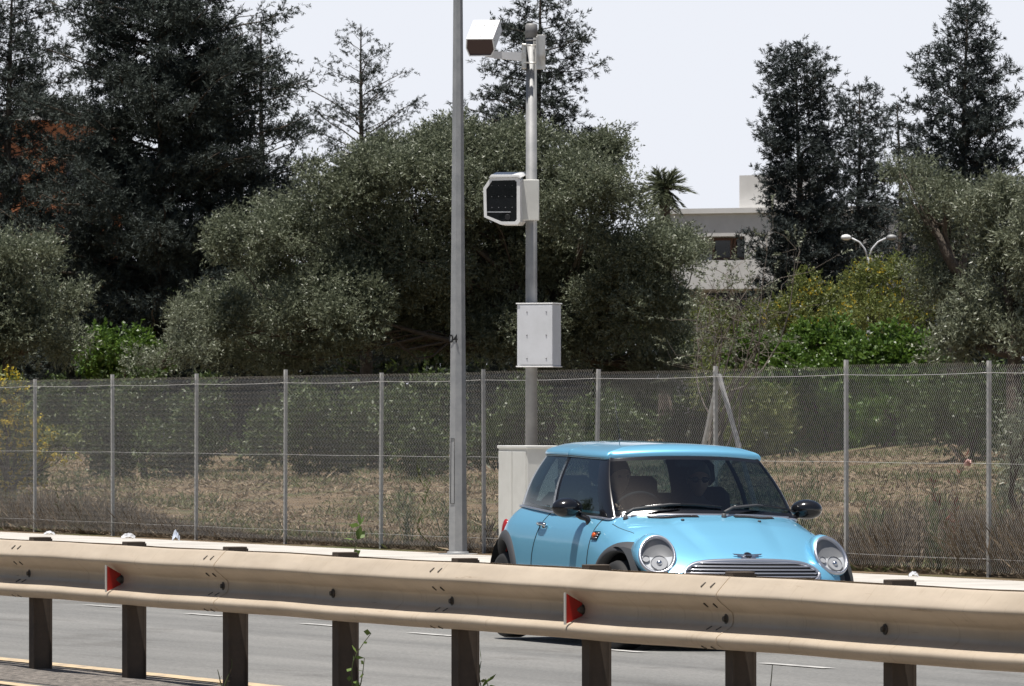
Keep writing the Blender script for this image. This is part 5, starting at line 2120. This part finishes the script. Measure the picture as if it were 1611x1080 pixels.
# rank dry brush along the fence foot
P, nn = field_pts(52000, 28.42, 30.6, 1.5)
pxp = P[:, 0] / P[:, 1] * F + CX
hs = np.interp(pxp, [-60, 140, 300, 420, 620, 800, 1180, 1330, 1400, 1600, 1700], [.60, .58, .24, .09, .10, .12, .18, .36, .66, .70, .62])
keep = patch(P, 2.3, 1.1) > -.55
P, hs = P[keep], hs[keep]
d = unit(g.normal(size=P.shape) * [.42, .42, .2] + [0, 0, .85])
P = P + np.stack([g.normal(size=len(P)) * .02, g.normal(size=len(P)) * .02, g.uniform(0, .45, len(P)) * hs], 1)
V, Q = blades(P, d, unit(np.cross(d, g.normal(size=d.shape))), hs * g.uniform(.15, .75, len(P)), g.uniform(.003, .007, len(P)))
tag(quads('dry_brush', V, Q, M['drybrush']), 'tangled brown dry brush along the foot of the fence', 'brush', None, 'stuff')


def weed(px, n, h, label, ml='weed', stems=7, seed=0, spread=.16, leafy=1.0, name='weed'):
    g = G_(seed)
    Y = depth_at(px, n); X = (px - CX) / F * Y
    r = empty(name, (X, Y, groundz(X, Y) - .01))
    tag(r, label, 'weed', 'weeds along the fence')
    mb = MB(); PB, PD = [], []
    for i in range(stems):
        tip = np.array([g.normal() * spread * h, g.normal() * spread * h, h * g.uniform(.55, 1.05)])
        pth = limb(mb, g.normal(size=3) * [.04, .04, 0], tip, .006, .002, g, .07, 8, 4)
        for k_ in range(int(26 * leafy)):
            u = g.uniform(.12, 1); q = pth[min(7, int(u * 8))]
            PB.append(q + (pth[min(8, int(u * 8) + 1)] - q) * g.uniform()); dd = rand_dirs(1, g)[0]; dd[2] = abs(dd[2]) + .35
            PD.append(unit(dd))
    PB, PD = np.array(PB), np.array(PD)
    mb.build('stem', M['drybrush'] if ml != 'weed' else M['weed'], r)
    V, Q = blades(PB, PD, unit(np.cross(PD, g.normal(size=PD.shape))), g.uniform(.05, .13, len(PB)), g.uniform(.005, .011, len(PB)))
    quads('foliage', V, Q, M[ml], r)
    return r


for i, (px, n, h, lab, ml, st) in enumerate((
        (118, 28.7, 1.1, 'tall slender green weed between the first two fence posts', 'weed', 7),
        (8, 28.8, .55, 'low green weed at the left frame edge by the fence foot', 'weed', 9),
        (185, 28.8, .7, 'dead brown weed beside the second fence post', 'drybrush', 9),
        (640, 28.9, .9, 'straggly green weed between the fifth fence post and the lamp pole', 'weed', 8),
        (700, 28.55, 1.0, 'thin green weed hugging the left side of the lamp pole', 'weed', 6),
        (770, 28.5, .5, 'bare pale twigs at the fence post right of the lamp pole', 'drybrush', 4),
        (1255, 30.2, 1.15, 'tall green thistle right of the car roof', 'weed', 9),
        (1365, 28.9, .75, 'green weed right of the third post from the right', 'weed', 9),
        (1440, 28.8, 1.05, 'tall dry brown stalks with seed heads left of the dock stalk', 'drybrush', 12),
        (1478, 28.8, .9, 'green and brown weed left of the last but one post', 'weed', 10),
        (1500, 28.7, 1.3, 'dark red brown dock stalk standing beside the last fence post', 'dock', 3),
        (1580, 28.8, .8, 'green weed at the right frame edge behind the fence', 'weed', 10),
        (1345, 28.7, .5, 'low golden dry weed just right of the car headlight', 'drybrush', 10))):
    if ml == 'dock':
        M['dock'] = leafmat('dock_seed', (.10, .035, .02), (.19, .07, .04), .8, .1, .2)
    weed(px, n, h, lab, ml, st, 200 + i)

# ------------------------------------------------------------------ litter
def crumple(name, px, n, size, label, m_, z0=None, seed=0, hang=False):
    g = G_(seed)
    Y = depth_at(px, n); X = (px - CX) / F * Y
    mb = MB()
    G2 = []
    for i in range(9):
        row = []
        for k_ in range(9):
            u, v = i / 8 - .5, k_ / 8 - .5
            q = Vector((u * size[0], v * size[1], size[2] * (1 - 2.4 * (u * u + v * v)) * g.uniform(.35, 1.1)))
            if hang: q = Vector((u * size[0] + .01 * g.normal(), .02 * g.normal(), v * size[2] + .012 * g.normal()))
            row.append(q)
        G2.append(row)
    mb.grid(G2, False)
    o = mb.build(name, m_)
    o.location = (X, Y, (groundz(X, Y) if n > 28.1 else .15) if z0 is None else z0)
    tag(o, label, 'litter')
    return o


M['plastic'] = mat('white_plastic', (.55, .56, .58), .35)
M['plastic_blue'] = mat('blue_plastic', (.55, .60, .70), .3)
M['pink'] = mat('pink_plastic', (.55, .36, .32), .5)
crumple('plastic_bag', 202, 28.0, (.17, .10, .07), 'crumpled white plastic bag on the pavement edge by the second fence post', M['plastic'], seed=1)
crumple('plastic_bag', 277, 28.05, (.09, .09, .13), 'small bluish plastic bag standing by the third fence post', M['plastic_blue'], seed=2)
crumple('paper_scrap', 78, 28.0, (.14, .14, .05), 'flat white paper scrap on the pavement between the first two posts', M['plastic'], seed=3)
crumple('paper_scrap', 1437, 27.95, (.09, .12, .05), 'white carton lying on the pavement right of the car', M['plastic'], seed=4)
crumple('plastic_strip', 1522, 28.33, (.05, .02, .04), 'pink white plastic strip caught in the fence mesh', M['pink'], z0=EYE + (HZ - 728) / F * depth_at(1522, 28.33), seed=5, hang=True)

# sprigs growing at the guard rail
M['sprig'] = leafmat('sprig_leaf', (.10, .17, .035), (.18, .26, .07), .45, .35, .4)


def sprig(px, n, z0, z1, lean, nl, label, seed, lw=.022, ll=.06, ml='sprig'):
    g = G_(seed)
    Y = depth_at(px, n); X = (px - CX) / F * Y
    r = empty('roadside_sprig', (X, Y, z0)); tag(r, label, 'plant')
    mb = MB(); PB, PD = [], []
    for s_ in range(2):
        tip = np.array([lean + g.normal() * .04, g.normal() * .03, (z1 - z0) * (1 - .35 * s_)])
        pth = limb(mb, (0, 0, 0), tip, .005, .002, g, .06, 8, 5)
        for k_ in range(nl):
            q = pth[2 + (k_ % 7)]; dd = rand_dirs(1, g)[0]; dd[2] = abs(dd[2]) * .8
            PB.append(q); PD.append(unit(dd))
    mb.build('stem', M['weed'], r)
    PB, PD = np.array(PB), np.array(PD)
    V, Q = blades(PB, PD, unit(np.cross(PD, g.normal(size=PD.shape))), ll * g.uniform(.6, 1.3, len(PB)), lw * g.uniform(.6, 1.2, len(PB)), .5)
    quads('foliage', V, Q, M[ml], r)


sprig(562, 14.16, .35, 1.0, .0, 22, 'green sprig poking above the crash barrier', 301, .022, .07)
sprig(556, 13.80, .03, .42, .10, 7, 'leafy weed climbing beside the fourth barrier post', 302, .016, .05)
sprig(766, 14.12, .03, .30, .0, 9, 'small upright weed right of the fifth barrier post', 303, .012, .06)
sprig(1200, 14.1, .02, .40, .09, 3, 'thin dry stalk right of the seventh barrier post', 304, .004, .04, 'weed')
sprig(352, 13.9, .02, .20, -.02, 3, 'tiny weed at the foot of the third barrier post', 305, .008, .03, 'drybrush')

# ------------------------------------------------------------------ far buildings and lamp
g = G_(120)
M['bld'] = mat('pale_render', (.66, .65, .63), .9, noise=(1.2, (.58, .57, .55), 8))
M['bld_shade'] = mat('pale_render_shaded', (.55, .53, .51), .9)  # darker copy of the render: shade of the recesses painted in
M['orange'] = mat('orange_render', (.50, .20, .09), .9, noise=(1.0, (.44, .17, .08), 8))
M['wframe'] = mat('brown_frame', (.12, .06, .04), .6)
M['wglass'] = mat('window_glass', (.02, .022, .028), .1, spec=.7)


def P3(px, py, Y):
    return at(px, py, Y)


Yb = 275.0
sb = F / Yb
pb = empty('pale_building', tuple(P3(1150, 661, Yb) - Vector((0, 0, EYE - .1))), R(-28))
tag(pb, 'pale flat roofed two storey building with a roof block behind the trees', 'building')
o = lambda px: (px - 1150) / sb
zz_ = lambda py: EYE - .1 + (HZ - py) / sb
mb = MB()


def slab(px0, px1, py0, py1, y0, y1, m_, name, bev=0):
    mb = MB()
    mb.box(((o(px0) + o(px1)) / 2, (y0 + y1) / 2, (zz_(py0) + zz_(py1)) / 2), (o(px1) - o(px0), y1 - y0, zz_(py0) - zz_(py1)), None, bev)
    return mb.build(name, m_, pb)


slab(1020, 1420, 336, 372, -.2, 9, M['bld'], 'parapet')
slab(1020, 1420, 328, 336, -.35, 9.15, M['bld'], 'roof')
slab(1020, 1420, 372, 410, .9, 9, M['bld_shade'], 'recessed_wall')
slab(1020, 1420, 410, 455, -.2, 9, M['bld'], 'spandrel')
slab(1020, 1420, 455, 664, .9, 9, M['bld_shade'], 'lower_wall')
slab(1178, 1420, 372, 410, -.2, .9, M['bld'], 'wall')
_x0 = (o(1166) - .2) / .883
mb = MB(); mb.box((_x0 + 1.1, 1.7, (zz_(276) + zz_(328)) / 2), (2.2, 2.8, zz_(276) - zz_(328))); mb.build('roof_block', M['bld'], pb)
for a, b_ in ((1100, 1136), (1138, 1164), (1166, 1177)):
    mbw = MB(); w_ = (o(b_) - o(a)); cx_, cz2 = (o(a) + o(b_)) / 2, (zz_(374) + zz_(408)) / 2; hh = zz_(374) - zz_(408)
    for sx in (-1, 1):
        mbw.box((cx_ + sx * (w_ / 2 - .05), .86, cz2), (.1, .08, hh))
    for sz in (-1, 1):
        mbw.box((cx_, .86, cz2 + sz * (hh / 2 - .04)), (w_ - .2, .08, .08))
    wf = mbw.build('window', M['wframe'], pb)
    mbw = MB(); mbw.box((cx_, .875, cz2), (w_ - .2, .03, hh - .16)); mbw.build('pane', M['wglass'], wf)
for a, b_ in ((1090, 1130), (1135, 1165)):
    mbw = MB(); mbw.box(((o(a) + o(b_)) / 2, .87, zz_(476)), (o(b_) - o(a), .06, .75)); mbw.build('window', M['wglass'], pb)

Yo = 300.0
so = F / Yo
ob = empty('orange_building', tuple(P3(70, 661, Yo) - Vector((0, 0, EYE - .1))), R(8))
tag(ob, 'orange rendered building glimpsed through the dark conifers at far left', 'building')
mb = MB(); mb.box((0, 4, 7.0), (6.4, 8, 13.6)); mb.build('wall', M['orange'], ob)
mb = MB(); mb.box((0, 4, 13.95), (6.8, 8.4, .3)); mb.build('roof', M['bld'], ob)
for ix in (-1.6, 1.4):
    for iz in range(4):
        mb = MB(); mb.box((ix, -.02, 2 + iz * 3.2), (1.2, .08, 1.5)); w_ = mb.build('window', M['wframe'], ob)
        mb = MB(); mb.box((ix, -.07, 2 + iz * 3.2), (1.0, .02, 1.3)); mb.build('pane', M['wglass'], w_)

Yl = 184.0
b = at(1366, 405, Yl)
tl2 = empty('twin_arm_lamp', (b.x, b.y, 0)); tag(tl2, 'small white twin armed street lamp among the trees at right', 'street lamp')
sl = F / Yl
mb = MB(); mb.tube([(0, 0, 0), (0, 0, b.z)], [.07, .035], 10); mb.build('pole', M['galv'], tl2)
for sg, dx, dy in ((-1, 26, 30), (1, 28, 30)):
    mb = MB(); w_ = dx / sl; h_ = dy / sl
    mb.tube([(0, 0, b.z - .05), (sg * w_ * .22, 0, b.z + h_ * .45), (sg * w_ * .55, 0, b.z + h_ * .8), (sg * w_, 0, b.z + h_)], .022, 8); mb.build('arm', M['grey_paint'], tl2)
    mb = MB(); mb.ball((sg * (w_ + .14), 0, b.z + h_ + .02), (.13, .09, .075)); mb.build('lamp_head', M['white_paint'] if sg < 0 else M['galv'], tl2)

# the tall hedge of trees on the viewer's side of the road, mirrored in the car's flank
g = G_(130)
lb = []
for t in np.arange(-330, 60, 5.5):
    n_ = -9 + g.normal() * 1.5; h_ = g.uniform(3.4, 5.0) * (1.6 if t < -90 else 1)
    x_, y_, _ = rd(t, n_)
    lb.append(((x_, y_, h_ * .95), (3.4, 3.4, h_)))
P, D = lobes_points(lb, g, 9, .3, .6)
V, Q = spray(P, D, g, 7, .5, .30, .09, .9)
tag(quads('roadside_trees', V, Q, M['shrub']), 'dense row of trees on the near side of the road', 'trees', None, 'stuff')
